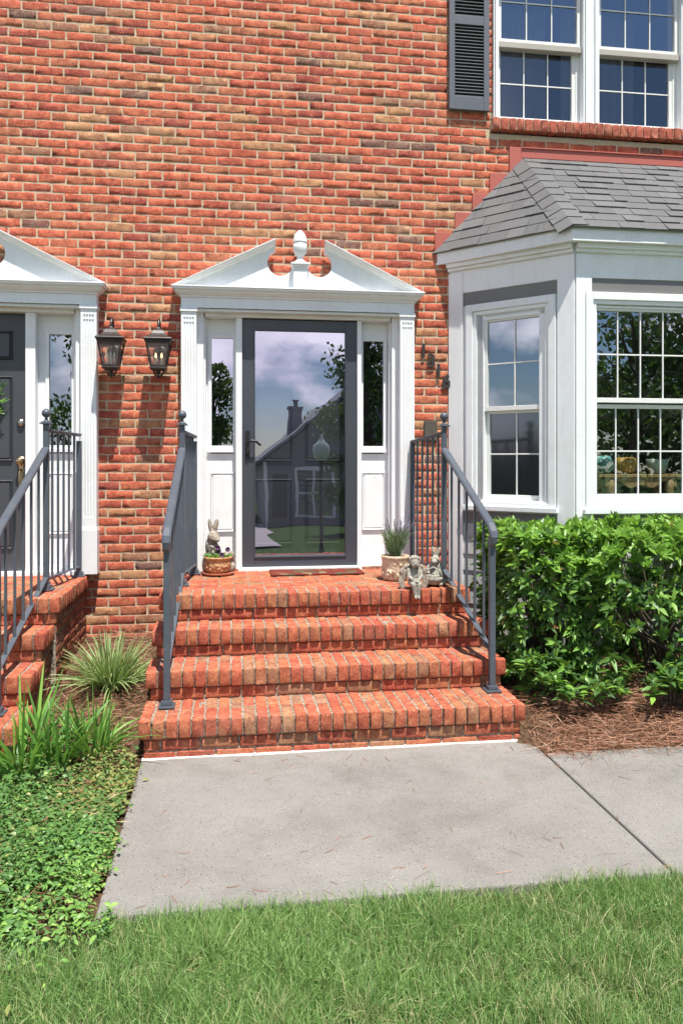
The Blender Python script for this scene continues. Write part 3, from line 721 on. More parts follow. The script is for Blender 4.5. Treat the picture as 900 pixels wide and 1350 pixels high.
# bay eave: fascia and soffit follow the bay outline
EZ0, EZ1 = 3.145, 3.232; OV = .13
eo = [(1.652, 0), (2.42, -.81), (BX1-(2.42-BX0), -.81), (BX1+.14, 0)]
ei = [(1.80, 0), (2.49, -.69), (BX1-(2.49-BX0), -.69), (BX1-.05, 0)]
ef = [(1.632, -.0), (2.411, -.832), (BX1-(2.411-BX0), -.832), (BX1+.162, 0)]
mb = MB()
for i in range(3):
    a, b, c, d = eo[i], eo[i+1], ei[i+1], ei[i]
    mb.prism([a, b, c, d], 3.138, 3.152, 'z')
    mb.prism([ef[i], ef[i+1], eo[i+1], eo[i]], EZ0-.012, EZ1, 'z')
mb.build('bay_fascia', 'white', house, .002)
# bay roof: shingles laid one by one on each slope
PK = 4.035; pk0, pk1 = (2.36, 0, PK), (BX1-.61, 0, PK)
re = [(1.617, 0, EZ1+.004), (2.405, -.848, EZ1+.004), (BX1-(2.405-BX0), -.848, EZ1+.004), (BX1+.177, 0, EZ1+.004)]
def shingle_face(mb, A, B, Ct, Dt, course=.108):
    A, B, Ct, Dt = map(Vector, (A, B, Ct, Dt))      # eave A->B, top D (above A) -> C (above B)
    U = (B-A).normalized(); Nn = U.cross(Dt-A).normalized()
    if Nn.z < 0: Nn = -Nn
    Up = Nn.cross(U)
    if Up.z < 0: Up = -Up
    Hh = (Dt-A).dot(Up); W0 = (B-A).length; d0 = (Dt-A).dot(U); c0 = (Ct-A).dot(U)
    t = -.015; r = 0
    while t < Hh:
        ta, tb = t, min(t+course*1.06, Hh)
        lo = lambda tt: d0*tt/Hh; hi = lambda tt: W0+(c0-W0)*tt/Hh
        s = lo(ta)-random.uniform(0, .2)
        while s < hi(ta):
            wd = random.choice([.10, .14, .18, .24]); e = s+wd-.003
            th = random.choice([.006, .009, .014])
            q = []
            for tt, hgt in ((ta, th), (tb, .002)):
                for ss in (s, e):
                    ss = min(max(ss, lo(tt)), hi(tt)); q.append((ss, tt, hgt))
            if q[1][0]-q[0][0] > .004:
                g = lambda p, h: tuple(A+U*p[0]+Up*p[1]+Nn*h)
                V = [g(q[0], q[0][2]), g(q[1], q[1][2]), g(q[3], q[3][2]), g(q[2], q[2][2]), g(q[0], -.006), g(q[1], -.006), g(q[3], -.006), g(q[2], -.006)]
                mb.add(V, [(0, 1, 2, 3), (4, 5, 1, 0), (5, 6, 2, 1), (7, 4, 0, 3)], rnd=min(1, max(0, random.gauss(.55, .15))))
            s += wd
        t += course; r += 1
    return U, Up, Nn
mb = MB()
shingle_face(mb, re[0], re[1], pk0, pk0); shingle_face(mb, re[1], re[2], pk1, pk0); shingle_face(mb, re[2], re[3], pk1, pk1)
for a, p in ((re[1], pk0), (re[2], pk1)):                                     # hip caps
    a, p = Vector(a), Vector(p); d = (p-a); k = int(d.length/.12); dn = d.normalized()
    sg = 1 if a.x < 3 else -1
    nl = Vector((-.60*sg, -.60, .55)).normalized(); n2 = Vector((0, -.72, .70))
    e1 = dn.cross(nl).normalized(); e1 = e1 if e1.x*sg < 0 else -e1
    e2 = dn.cross(n2).normalized(); e2 = e2 if e2.x*sg > 0 else -e2
    for i in range(k):
        q0 = a+dn*(i*.12-.01); q1 = a+dn*((i+1)*.12+.02); up = (nl+n2).normalized()
        V = [q0+up*.016, q0+e1*.11+nl*.014, q1+e1*.11+nl*.006, q1+up*.008, q0+e2*.11+n2*.014, q1+e2*.11+n2*.006, q0-up*.01, q0+e1*.11-nl*.002, q0+e2*.11-n2*.002]
        mb.add([tuple(v) for v in V], [(0, 1, 2, 3), (0, 3, 5, 4), (6, 7, 1, 0), (6, 0, 4, 8)], rnd=random.uniform(.3, .9))
mb.build('bay_roof', 'shingle', house)
mb = MB()
V = [re[0], re[1], re[2], re[3], pk0, pk1]; V = [(a, b, c-.012) for a, b, c in V]
mb.add(V, [(0, 1, 4), (1, 2, 5, 4), (2, 3, 5)]); mb.build('roof_deck', 'black', house)
# stepped flashing painted brick red
mb = MB()
steps_ = [(1.625, 3.15, 3.385), (1.79, 3.385, 3.555), (1.935, 3.555, 3.715), (2.08, 3.715, 3.885), (2.245, 3.885, 4.105)]
for i, (xa, za, zb) in enumerate(steps_):
    mb.box(xa, xa+.34, -.011-.001*i, .02, za, zb+.01)
for i, (xa, za, zb) in enumerate(steps_): mb.box(6.35-xa-.34, 6.35-xa, -.011-.001*i, .02, za, zb+.01)
mb.box(2.345, 4.0, -.0175, .02, 4.03, 4.115); mb.box(2.345, 4.02, -.028, -.0176, 4.105, 4.115)
mb.build('flashing', 'flash', house, .0015)
# bay room behind the glass
mb = MB(); a, b, y1 = 1.45, 4.9, 3.2
mb.add([(a, .221, .7), (b, .221, .7), (b, y1, .7), (a, y1, .7), (a, .221, 2.95), (b, .221, 2.95), (b, y1, 2.95), (a, y1, 2.95)], [(0, 1, 2, 3), (7, 6, 5, 4), (3, 2, 6, 7), (0, 3, 7, 4), (1, 5, 6, 2)])
mb.prism([(BX0+.1, .22), (fx0+.03, -P+.1), (fx1-.03, -P+.1), (BX1-.1, .22)], 1.05, 1.10, 'z')
mb.prism([(BX0+.1, .22), (fx0+.03, -P+.1), (fx1-.03, -P+.1), (BX1-.1, .22)], 2.85, 2.90, 'z')
mb.build('room_interior', 'room', house)
# upper double window -------------------------------------------------
TU = Matrix.Identity(4)
for (a, b, ga, gb) in ((2.105, 2.955, 2.185, 2.835), (2.9555, 3.80, 3.045, 3.70)):
    mb = MB()
    lw = .045
    mb.box(a, ga-.035, -.03, .10, 4.335, 5.80); mb.box(gb+.035, b, -.03, .10, 4.335, 5.80)
    mb.box(ga-.035, gb+.035, -.012, .10, 4.335, 4.350); mb.box(ga-.035, gb+.035, -.03, .10, 5.66, 5.80)
    mb.box(a+.012, ga-.05, -.045, -.0305, 4.335, 5.80); mb.box(gb+.05, b-.012, -.045, -.0305, 4.335, 5.80)
    w = mb.build('window', 'white', house, .003); w['label'] = 'upstairs double-hung window with grilles'
    sash(TU, w, ga, gb, 5.005, 5.62, .012, 3, 2, bl=.03, bt=.035)
    sash(TU, w, ga+.004, gb-.03, 4.385, 4.935, .05, 3, 2, bl=.033, bt=.035)
    MB().box(gb+.0005, gb+.034, .044, .09, 4.352, 4.97).build('jamb_liner', 'cream', w, .002)
    mb = MB(); mb.box(ga-.03, gb+.03, -.006, .05, 4.925, 4.974); mb.build('meeting_rail', 'tan', w, .003)
    pane(TU, w, ga, gb, 5.005, 5.62, .030); pane(TU, w, ga+.004, gb-.03, 4.385, 4.935, .068, 'sglass')
    mb = MB(); V = []; F = []                                                   # pleated sheer behind the glass
    nx = 80
    for i in range(nx+1):
        xx = ga-.03+(gb-ga+.06)*i/nx; yy = .75+.008*math.sin(i*.7); V += [(xx, yy, 4.36), (xx, yy, 5.7)]
    mb.add(V, [(2*i, 2*i+2, 2*i+3, 2*i+1) for i in range(nx)], smooth=True); mb.build('sheer_curtain', 'blind', w)
mb = MB()
x = 2.09
while x < 3.80:                                                                # rowlock sill
    zt = 4.333
    brick = (x+.004, x+.064)
    rbrick(mb, x+.004, min(x+.064, 3.81), -.055, .03, 4.235+random.uniform(-.002, .002), zt+random.uniform(-.003, .001), random.random()); x += .068
mb.box(2.092, 3.80, -.043, .03, 4.242, 4.324, mat=1)
mb.build('brick_sill', ['sillbrick', 'mortar'], house)
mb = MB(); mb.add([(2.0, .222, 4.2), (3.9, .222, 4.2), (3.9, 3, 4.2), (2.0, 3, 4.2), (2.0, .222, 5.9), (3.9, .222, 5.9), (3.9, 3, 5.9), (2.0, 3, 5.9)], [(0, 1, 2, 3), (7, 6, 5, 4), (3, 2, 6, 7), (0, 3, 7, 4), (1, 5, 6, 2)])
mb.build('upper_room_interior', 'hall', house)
# louvred shutter
mb = MB(); a, b, z0, z1 = 1.735, 2.066, 4.382, 5.80
mb.box(a, a+.045, -.042, -.004, z0, z1); mb.box(b-.045, b, -.042, -.004, z0, z1)
rails = [(z0, z0+.105), (5.065, 5.135), (z1-.09, z1)]
for u, v in rails: mb.box(a+.045, b-.045, -.040, -.006, u, v)
for (u, v) in ((z0+.105, 5.065), (5.135, z1-.09)):
    n = int((v-u)/.0262)
    for i in range(n):
        c = u+(i+.5)*(v-u)/n
        mb.bar((a+.044, -.022, c), (b-.044, -.022, c), .030, .006, up=(0, -.62, .78))
mb.box(a+.04, b-.04, -.006, -.003, z0+.05, z1-.05)
sh = mb.build('shutter', 'shut', house, .0015)

# ------------------------------------------------------------------ brick steps
def brick_steps(name, x0s, x1s, label, both=True):
    t = thing(name, label, 'steps')
    Z = [0, .204, .372, .54, .71]; Y = [None, -1.94, -1.60, -1.30, -1.05, -.02]
    for k in range(1, 5):
        x0, x1 = x0s[k-1], x1s[k-1]; zt, zb = Z[k], Z[k-1]; y0 = Y[k]; y1 = Y[k+1]+.05 if k < 4 else -.012
        mb = MB()
        e = .025
        mb.box(x0+.03, x1-.03, y0+.027, y1, -.1, zt-.095, mat=1)
        mb.box(x0+.014, x1-.014, y0+.016, y1, zt-.0945, zt-.005, mat=1)
        # end columns of small cut bricks along both sides
        y = y0
        while y < y1-.02:
            ye = min(y+.060, y1)
            for sx in (x0, x1-.062):
                rbrick(mb, sx, sx+.060, y+random.uniform(-.002, .002), ye, zt-.094, zt+random.uniform(-.003, .002), random.random(), .007, .0013)
            y += .068
        # front rowlock course, then the courses behind it
        n = round((x1-x0-.132)/.0685); pit = (x1-x0-.132)/n
        yy = y0; row = 0
        while yy < y1-.03:
            if k == 4 and row > 0: break
            ye = min(yy+.196, y1)
            for i in range(n):
                a = x0+.066+i*pit
                rbrick(mb, a+.004, a+pit-.005, yy+random.uniform(-.005, .004), ye, zt-.095, zt+random.uniform(-.004, .003), random.random(), .007, .0012)
            yy += .206; row += 1
        if k == 4:                                                        # landing floor in running bond
            r = 0; yy = y0+.206
            while yy < y1-.03:
                ye = min(yy+.092, y1); x = x0+.066-(r % 2)*.1
                while x < x1-.066:
                    a, b = max(x, x0+.068), min(x+.196, x1-.068)
                    if b-a > .02: rbrick(mb, a+.001, b, yy, ye, zt-.06, zt+random.uniform(-.004, .001), random.random(), .006, .0012)
                    x += .204
                yy += .1; r += 1
        # riser courses in stretcher bond
        z = zb; rows = [(zb+.004, zt-.102)] if k > 1 else [(-.03, .034), (.043, .100)]
        for r, (za, zc) in enumerate(rows):
            x = x0+e-random.uniform(0, .15)
            while x < x1-e:
                a, b = max(x, x0+e), min(x+.195, x1-e)
                if b-a > .02: rbrick(mb, a, b, y0+.019+random.uniform(-.002, .002), y0+.07, za, zc, random.random(), .007, .0016)
                x += .205
        # side walls
        za = zt-.100-.0575; r = 0
        while za > -.08:
            for sgn, xf in ((1, x1-e), (-1, x0+e)):
                y = y0+.03-random.uniform(0, .1)
                while y < y1:
                    a, b = max(y, y0+.03), min(y+.195, y1)
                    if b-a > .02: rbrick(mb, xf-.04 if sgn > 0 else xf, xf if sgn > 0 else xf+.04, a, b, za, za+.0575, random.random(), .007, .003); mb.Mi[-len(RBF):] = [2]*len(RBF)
                    y += .205
            za -= .068; r += 1
        o = mb.build('landing' if k == 4 else 'step', ['paver', 'smortar', 'shadedbrick'], t)
    return t
brick_steps('brick_steps', [-.47, -.47, -.463, -.445], [1.63, 1.64, 1.64, 1.59], 'red brick entry steps and landing below the glass storm door')
brick_steps('brick_steps', [-2.75]*4, [-1.075, -1.085, -1.08, -1.045], 'red brick steps cut off at left, leading to the charcoal door')

# ------------------------------------------------------------------ railings
def railing(wall, top, bot, label, wall_z=1.73, inner=1):
    t = thing('stair_railing', label, 'railing', (top[0], top[1], .71), group='metal railings of the front steps')
    O = Vector((top[0], top[1], .71)); wl = Vector((wall[0]-O.x, wall[1]-O.y, 0)); bt = Vector((bot[0]-O.x, bot[1]-O.y, .204-.71))
    pw = .036
    def post(p, zb, zt, cap):
        mb = MB(Matrix.Translation(p)); mb.box(-pw/2, pw/2, -pw/2, pw/2, zb, zt)
        o = mb.build('post', 'iron', t, .003)
        mb = MB(Matrix.Translation(p)); mb.box(-.045, .045, -.045, .045, zb, zb+.012); mb.box(-.030, .030, -.030, .030, zb+.012, zb+.030)
        mb.prism([(-.03, -.03), (.03, -.03), (.03, .03), (-.03, .03)], zb+.030, zb+.036, 'z'); mb.build('base_plate', 'iron', o, .003)
        if cap:
            mb = MB(Matrix.Translation(p)); mb.box(-.036, .036, -.036, .036, zt, zt+.010); mb.box(-.026, .026, -.026, .026, zt+.010, zt+.018); mb.lathe([(.020, .018), (.012, .026), (.009, .036), (.014, .042)], n=14); 
            mb.V[-1][:, 2] += zt; mb.ball((0, 0, zt+.072), .030, 16); mb.build('ball_finial', 'iron', o, .002)
        return o
    post(Vector((0, 0, 0)), 0, 1.095, True)
    post(bt, 0, .92, False)
    post(wl, 0, 1.00, False)
    up = Vector((0, 0, 1))
    # landing handrail
    a = Vector((0, 0, 1.055)); b = wl+Vector((0, 0, wall_z-.71))
    mb = MB(); mb.bar(a, b, .045, .012); mb.bar(a-up*.010, b-up*.010, .030, .010); mb.build('landing_handrail', 'iron', t, .003)
    mb = MB(); la = Vector((0, 0, .078)); lb = wl+Vector((0, 0, .072)); mb.bar(la, lb, .030, .010); mb.build('landing_bottom_rail', 'iron', t, .002)
    # stair handrail with a turned-down end
    a = Vector((0, -.018, .935)); e = bt+Vector((0, -.03, 1.165-.204)); d = (e-a).normalized()
    V = []; F = []
    path = [a, a.lerp(e, .5), e-d*.05, e+Vector((0, -.004, -.020)), e+Vector((0, -.012, -.05)), e+Vector((0, -.006, -.082)), e+Vector((0, .012, -.10)), e+Vector((0, .022, -.112))]
    wid = [.050, .050, .050, .050, .046, .036, .032, .032]; thk = [.022, .022, .022, .024, .024, .022, .02, .018]
    cs = [(-1, -.5), (-1, .2), (-.6, .5), (.6, .5), (1, .2), (1, -.5), (.55, -1), (-.55, -1)]
    mb = MB(); sd = Vector((1, 0, 0))
    for i, p in enumerate(path):
        dd = (path[min(i+1, len(path)-1)]-path[max(i-1, 0)]).normalized(); n = sd.cross(dd).normalized()
        if n.z < 0 and i < 3: n = -n
        if n.y > 0 and i >= 3: n = -n
        V += [tuple(p+sd*c*wid[i]/2+n*s*thk[i]) for c, s in cs]
    m = len(cs)
    F = [(i*m+j, i*m+(j+1) % m, (i+1)*m+(j+1) % m, (i+1)*m+j) for i in range(len(path)-1) for j in range(m)]+[tuple(range(m-1, -1, -1)), tuple(range((len(path)-1)*m, len(path)*m))]
    mb.add(V, F); mb.build('stair_handrail', 'iron', t, .003)
    c0 = Vector((0, -.01, .085)); c1 = bt+Vector((0, .01, .232))
    mb = MB(); mb.bar(c0, c1, .034, .010); mb.build('stair_bottom_rail', 'iron', t, .002)
    nb = 5
    for i in range(nb):
        f = (i+1)/(nb+1)
        pb, pt = c0.lerp(c1, f), a.lerp(e-d*.01, f+(.0 if True else 0))
        pb = Vector((pt.x, pt.y, c0.z+(c1.z-c0.z)*((pt.y-c0.y)/(c1.y-c0.y))))
        MB().bar(pb, pt-up*.012, .014, .014, up=(0, 1, 0)).build('baluster', 'iron', t)
    for i in range(5):
        f = (i+1)/6
        MB().bar(la.lerp(lb, f), Vector((0, 0, 1.04)).lerp(b-up*.012, f), .014, .014, up=(0, 1, 0)).build('baluster', 'iron', t)
    return t
railing((-.262, -.125), (-.323, -.661), (-.344, -1.698), 'dark grey metal railing seen nearly edge-on along the left of the glass door steps', 1.745)
railing((1.413, -.125), (1.502, -.716), (1.529, -1.663), 'dark grey metal railing between the glass door steps and the hedge', 1.715)
railing((-1.10, -.125), (-1.198, -.727), (-1.235, -1.70), 'dark grey metal railing on the brick steps at the left edge', 1.757)

# ------------------------------------------------------------------ lanterns
def lantern(x, lit, label):
    t = thing('wall_lantern', label, 'wall lamp', (x, -.004, 2.17), group='bronze lanterns between the doorways')
    y = -.185
    MB().lathe([(.055, 0), (.055, .008), (.04, .018), (.02, .022)], n=20, T=Matrix.Translation((0, 0, .22)) @ Matrix.Rotation(R(90), 4, 'X')).build('wall_plate', 'bronze', t)
    mb = MB(); mb.tube([(0, -.01, .22), (0, -.05, .235), (0, -.08, .30), (0, -.085, .38), (0, -.105, .43), (0, -.145, .445), (0, -.178, .425), (0, y, .385), (0, y, .355)], [.012, .011, .010, .010, .010, .010, .010, .010, .011], 10)
    mb.tube([(0, -.085, .36), (0, -.06, .345), (0, -.045, .36), (0, -.052, .378)], .006, 8); mb.build('arm', 'bronze', t)
    q = math.sqrt(2); r4 = R(45)
    mb = MB(); mb.lathe([(.100*q, 0), (.102*q, .010), (.098*q, .016), (.074*q, .030), (.052*q, .052), (.040*q, .074), (.030*q, .084), (.012*q, .096), (.008*q, .104)], (0, y, .278), 4, False, r4); mb.build('roof', 'bronze', t, .002)
    mb = MB(); mb.lathe([(.088*q, .0), (.094*q, .010), (.090*q, .022), (.084*q, .022)], (0, y, .258), 4, False, r4)
    zt, zb, ht, hb = .262, .092, .083, .054
    for sx in (-1, 1):
        for sy in (-1, 1): mb.bar((sx*ht, y+sy*ht, zt), (sx*hb, y+sy*hb, zb), .011, .011, up=(sx, 0, 0))
    for h, z in ((ht-.002, zt-.006), (hb, zb)):
        for sx in (-1, 1):
            mb.bar((sx*h, y-h, z), (sx*h, y+h, z), .010, .012); mb.bar((-h, y+sx*h, z), (h, y+sx*h, z), .010, .012)
    mb.lathe([(.048*q, -.022), (.058*q, -.016), (.060*q, -.004), (.052*q, .004)], (0, y, zb-.008), 4, False, r4); mb.build('cage', 'bronze', t, .001)
    for sx, sy in ((0, -1), (0, 1), (-1, 0), (1, 0)):
        a, b = ht-.006, hb-.004
        if sx == 0: V = [(-a, y+sy*a, zt-.01), (a, y+sy*a, zt-.01), (b, y+sy*b, zb+.005), (-b, y+sy*b, zb+.005)]
        else: V = [(sx*a, y-a, zt-.01), (sx*a, y+a, zt-.01), (sx*b, y+b, zb+.005), (sx*b, y-b, zb+.005)]
        MB().add(V, [(0, 1, 2, 3)]).build('pane', 'lglass', t)
    mb = MB(); mb.lathe([(.003, -.07), (.009, -.062), (.011, -.052), (.006, -.044), (.018, -.036), (.012, -.02), (.035, -.006), (.036, 0)], (0, y, .072), 12)
    for k in range(4):
        a = k*math.pi/2+.78; cx, sx = math.cos(a), math.sin(a)
        mb.tube([(cx*.045, y+sx*.045, .07), (cx*.046, y+sx*.046, .045), (cx*.030, y+sx*.030, .026), (cx*.012, y+sx*.012, .018)], .0045, 6)
    mb.build('drop_finial', 'bronze', t)
    for k in (-1, 1) if lit else (-1, 0, 1):
        cx = k*.021; cy = y+(.012 if k else -.01)
        c = MB().lathe([(.008, 0), (.008, .062)], (cx, cy, .094), 10).build('candle', 'candle', t)
        MB().lathe([(.004, 0), (.009, .012), (.010, .022), (.006, .038), (.001, .052)], (cx, cy, .156), 10, T=Matrix.Translation((cx, cy, .156)) @ Matrix.Diagonal((.7, .7, .75, 1)) @ Matrix.Translation((-cx, -cy, -.156))).build('bulb', 'bulb_on' if lit else 'bulb_off', c)
lantern(-.862, False, 'unlit bronze wall lantern beside the left doorway pilaster')
lantern(-.522, True, 'lit bronze wall lantern with glowing candle bulbs nearest the glass door')

# house number 1316 and the wall plate
num = thing('house_number', 'black metal house number 1316 stepping down the brick beside the bay', 'house number', (1.62, -.012, 2.3))
for ch, x, z in (('1', 1.529, 2.44), ('3', 1.592, 2.36), ('1', 1.651, 2.281), ('6', 1.716, 2.196)):
    cu = bpy.data.curves.new('digit', 'FONT'); cu.body = ch; cu.size = .145; cu.extrude = .005; cu.bevel_depth = .0012; cu.align_x = 'CENTER'; cu.align_y = 'CENTER'; cu.offset = .0035
    cu.materials.append(M['numeral'])
    o = bpy.data.objects.new('tmp', cu); C.objects.link(o); bpy.context.view_layer.update()
    me = bpy.data.meshes.new_from_object(o.evaluated_get(bpy.context.evaluated_depsgraph_get())); bpy.data.objects.remove(o); me.name = 'digit'
    o = link('digit', me, num); o.rotation_euler = (R(90), 0, 0); o.location = (x-1.62, -.004, z-2.3)
mb = MB(); mb.box(1.535, 1.642, -.016, 0, 1.72, 1.885); mb.box(1.541, 1.636, -.020, -.0165, 1.726, 1.879)
for xx, zz in ((1.5885, 1.872), (1.5885, 1.733)): mb.lathe([(.004, 0), (.003, .003)], n=8, T=Matrix.Translation((xx, -.020, zz)) @ Matrix.Rotation(R(90), 4, 'X'))
tag(mb.build('cover_plate', 'plate', None, .002), 'plain dark bronze cover plate on the brick below the house number', 'cover plate')

# ------------------------------------------------------------------ porch ornaments
def blob(parts, name, mat, parent, vox=.005, T=None, smooth=3):
    bm = bmesh.new()
    for p in parts:
        c, r = p[0], p[1]; rot = p[2] if len(p) > 2 else (0, 0, 0)
        m = Matrix.Translation(c) @ Matrix.Rotation(rot[2], 4, 'Z') @ Matrix.Rotation(rot[1], 4, 'Y') @ Matrix.Rotation(rot[0], 4, 'X') @ Matrix.Diagonal((*((r, r, r) if not hasattr(r, '__len__') else r), 1))
        bmesh.ops.create_icosphere(bm, subdivisions=3, radius=1, matrix=m)
    me = bpy.data.meshes.new('tmp'); bm.to_mesh(me); bm.free()
    o = bpy.data.objects.new('tmp', me); C.objects.link(o)
    rm = o.modifiers.new('r', 'REMESH'); rm.mode = 'VOXEL'; rm.voxel_size = vox
    sm = o.modifiers.new('s', 'SMOOTH'); sm.iterations = smooth; sm.factor = .5
    bpy.context.view_layer.update()
    m2 = bpy.data.meshes.new_from_object(o.evaluated_get(bpy.context.evaluated_depsgraph_get()))
    bpy.data.objects.remove(o); m2.name = name; m2.materials.clear(); m2.materials.append(M[mat])
    m2.polygons.foreach_set('use_smooth', [True]*len(m2.polygons))
    if T is not None: m2.transform(T)
    return link(name, m2, parent)
def limb(a, b, ra, rb, n=7):
    return [(tuple(Vector(a).lerp(Vector(b), i/(n-1))), ra+(rb-ra)*i/(n-1)) for i in range(n)]
ZL = .712
# rabbit planter
t = thing('rabbit_planter', 'stone rabbit statue rising behind a carved terracotta bowl of pansies', 'planter', (-.088, -.16, ZL))
ra = [((-.045, .07, .10), (.06, .06, .10)), ((-.05, .065, .20), (.048, .05, .085)), ((-.035, .045, .275), (.046, .055, .045), (R(15), 0, 0)), ((-.018, .020, .265), (.030, .034, .030)), ((-.008, .0, .255), (.020, .020, .018)),
      ((-.058, .055, .355), (.018, .013, .062), (0, R(-9), 0)), ((-.018, .045, .36), (.020, .012, .060), (0, R(12), 0)), ((-.035, .055, .31), (.03, .025, .03)),
      ((-.09, .02, .07), (.03, .05, .07)), ((.075, .03, .10), (.045, .05, .07), (0, R(-20), 0)), ((.09, .0, .05), (.04, .05, .045)), ((.10, .0, .14), (.025, .03, .035))]
ra += [((-.022+random.uniform(-.055, .06)*.6, .015+random.uniform(-.01, .03), random.uniform(.10, .22)), .012) for i in range(40)]
blob(ra, 'rabbit', 'stone', t, .0045)
for sx in (-.058, -.006): MB().ball((sx, .012, .285), .006, 8).build('eye', 'black', t)
mb = MB(); mb.lathe([(.02, .018), (.075, .02), (.090, .045), (.096, .075), (.092, .105), (.090, .118), (.104, .122), (.106, .136), (.098, .138), (.092, .128), (.0, .124)], (0, -.03, 0), 32)
for i in range(46):
    a = random.uniform(math.pi, 2*math.pi); z = random.uniform(.035, .10); rr = .092-.012*abs((z-.07)/.035); mb.ball((rr*math.cos(a), -.03+rr*math.sin(a), z), (random.uniform(.008, .02), .010, random.uniform(.006, .014)), 8)
mb.build('bowl', 'terra', t)
MB().lathe([(.08, 0), (.108, .004), (.118, .018), (.114, .022), (.09, .016), (0, .014)], (0, -.03, 0), 32).build('saucer', 'terrared', t)
n = 150; a = rs.rand(n)*6.28; rr = np.sqrt(rs.rand(n))*.085
P0 = np.stack([rr*np.cos(a), -.03+rr*np.sin(a), np.full(n, .125)], 1); D0 = np.stack([np.cos(a)*.5, np.sin(a)*.5, np.full(n, .9)], 1)+rs.normal(size=(n, 3))*.3
strips(P0, D0, rs.uniform(.03, .065, n), .02, [.15, .8, 1, .7, .1], D0*0+[0, 0, -.3], None, .25, None, 'foliage', 'vinca', t)
cent = np.array([(.0, -.06, .205), (.005, -.05, .178), (.072, -.05, .19), (.03, -.09, .155)])
fr = [];
P0 = []; D0 = []
for c in cent:
    for k in range(7):
        th = k*.9; P0.append(c); D0.append((math.cos(th), -.35, math.sin(th)))
strips(P0, D0, .020, .020, [.3, .9, 1, .8, .2], None, np.tile([0, -1, .1], (len(P0), 1)), .1, None, 'blossom', 'pansy', t)
# lavender pot
t = thing('lavender_pot', 'pale embossed clay pot with a flowering lavender beside the right railing', 'plant pot', (1.175, -.60, ZL))
mb = MB(); mb.lathe([(.02, .0), (.085, .002), (.092, .02), (.088, .05), (.094, .10), (.099, .15), (.103, .158), (.103, .172), (.096, .174), (.092, .160), (.0, .150)], n=36)
for i in range(34):
    a = random.uniform(2.8, 6.4); z = random.uniform(.035, .12); mb.ball((.092*math.cos(a), .092*math.sin(a), z), (random.uniform(.007, .014), .012, random.uniform(.010, .024)), 8)
mb.build('pot', 'pale_pot', t)
MB().lathe([(.0, .155), (.093, .156), (.093, .160), (0, .1605)], n=24).build('soil', 'soil', t)
n = 900; a = rs.rand(n)*6.28; r1 = np.sqrt(rs.rand(n)); H0 = rs.uniform(.0, .16, n)
P0 = np.stack([np.cos(a)*r1*(.03+.42*H0), np.sin(a)*r1*(.03+.42*H0), .16+H0], 1); D0 = np.stack([np.cos(a)*.55*r1, np.sin(a)*.55*r1, np.full(n, .8)], 1)+rs.normal(size=(n, 3))*.25
strips(P0, D0, rs.uniform(.03, .07, n), .0045, [.6, 1, .8, .1], None, None, 0, None, 'foliage', 'lavleaf', t)
n = 55; a = rs.rand(n)*6.28; r1 = np.sqrt(rs.rand(n)); P0 = np.stack([np.cos(a)*r1*.05, np.sin(a)*r1*.05, np.full(n, .24)], 1); D0 = np.stack([np.cos(a)*.55*r1, np.sin(a)*.55*r1, np.full(n, 1.)], 1); LL = rs.uniform(.10, .22, n)
strips(P0, D0, LL, .0025, [1, 1, 1], None, None, 0, None, 'stem', 'lavleaf', t)
Dn = D0/np.linalg.norm(D0, axis=1, keepdims=True); PP = []; DD = []
for i in range(n):
    for k in range(9): PP.append(P0[i]+Dn[i]*LL[i]*(.72+.035*k)); DD.append(Dn[i]+rs.normal(size=3)*.5)
strips(PP, DD, .010, .006, [.5, 1, .5], None, None, 0, None, 'blossom', 'lavflower', t)
# cherub
t = thing('cherub_statue', 'small grey stone cherub with wings sitting on the landing edge, legs dangling', 'statue', (1.215, -1.04, ZL), sc=.86)
cp = [((0, .03, .055), (.050, .042, .045)), ((0, .03, .10), (.046, .036, .05)), ((0, .03, .135), (.040, .03, .03)), ((0, .025, .165), .018), ((.0, .012, .205), (.040, .042, .044)), ((0, -.012, .192), (.026, .022, .026)), ((0, -.032, .197), .007), ((-.016, -.02, .186), .011), ((.016, -.02, .186), .011), ((0, -.026, .177), (.010, .006, .005))]
for i in range(60):
    a = random.uniform(0, 6.28); e = random.uniform(.1, 1.5); v = Vector((math.cos(a)*math.cos(e), math.sin(a)*math.cos(e), math.sin(e)))
    if v.y < -.45 and v.z < .62: continue
    cp.append(((v.x*.043, .016+v.y*.044, .208+v.z*.044), .0105))
for s in (-1, 1):
    cp += limb((s*.042, .03, .145), (s*.050, .0, .095), .018, .015) + limb((s*.050, .0, .095), (s*.012, -.045, .068), .015, .011)
    cp += limb((s*.026, .02, .045), (s*.022, -.052, .040), .026, .021) + limb((s*.022, -.054, .034), (s*.012, -.058, -.045), .020, .012) + limb((s*.012, -.058, -.045), (s*.012, -.080, -.058), .011, .009, 4)
    cp += [((s*.010, -.052, .062), (.014, .012, .009))]
blob(cp, 'body', 'stone2', t, .0034, None, 2)
for s in (-1, 1):
    w = []
    for k in range(9):
        f = k/8; w.append(((s*(.045+.050*math.sin(f*2.2)), .062-.01*f, .150-.145*f), (.030-.008*f, .010, .030), (0, s*R(25), 0)))
    w += [((s*.060, .058, .165), (.022, .011, .020)), ((s*.09, .054, .13), (.020, .010, .03))]
    blob(w, 'wing', 'stone', t, .004, None, 1)
for s in (-1, 1): MB().ball((s*.0135, -.030, .203), (.004, .003, .0028), 8).build('eye', 'black', t)
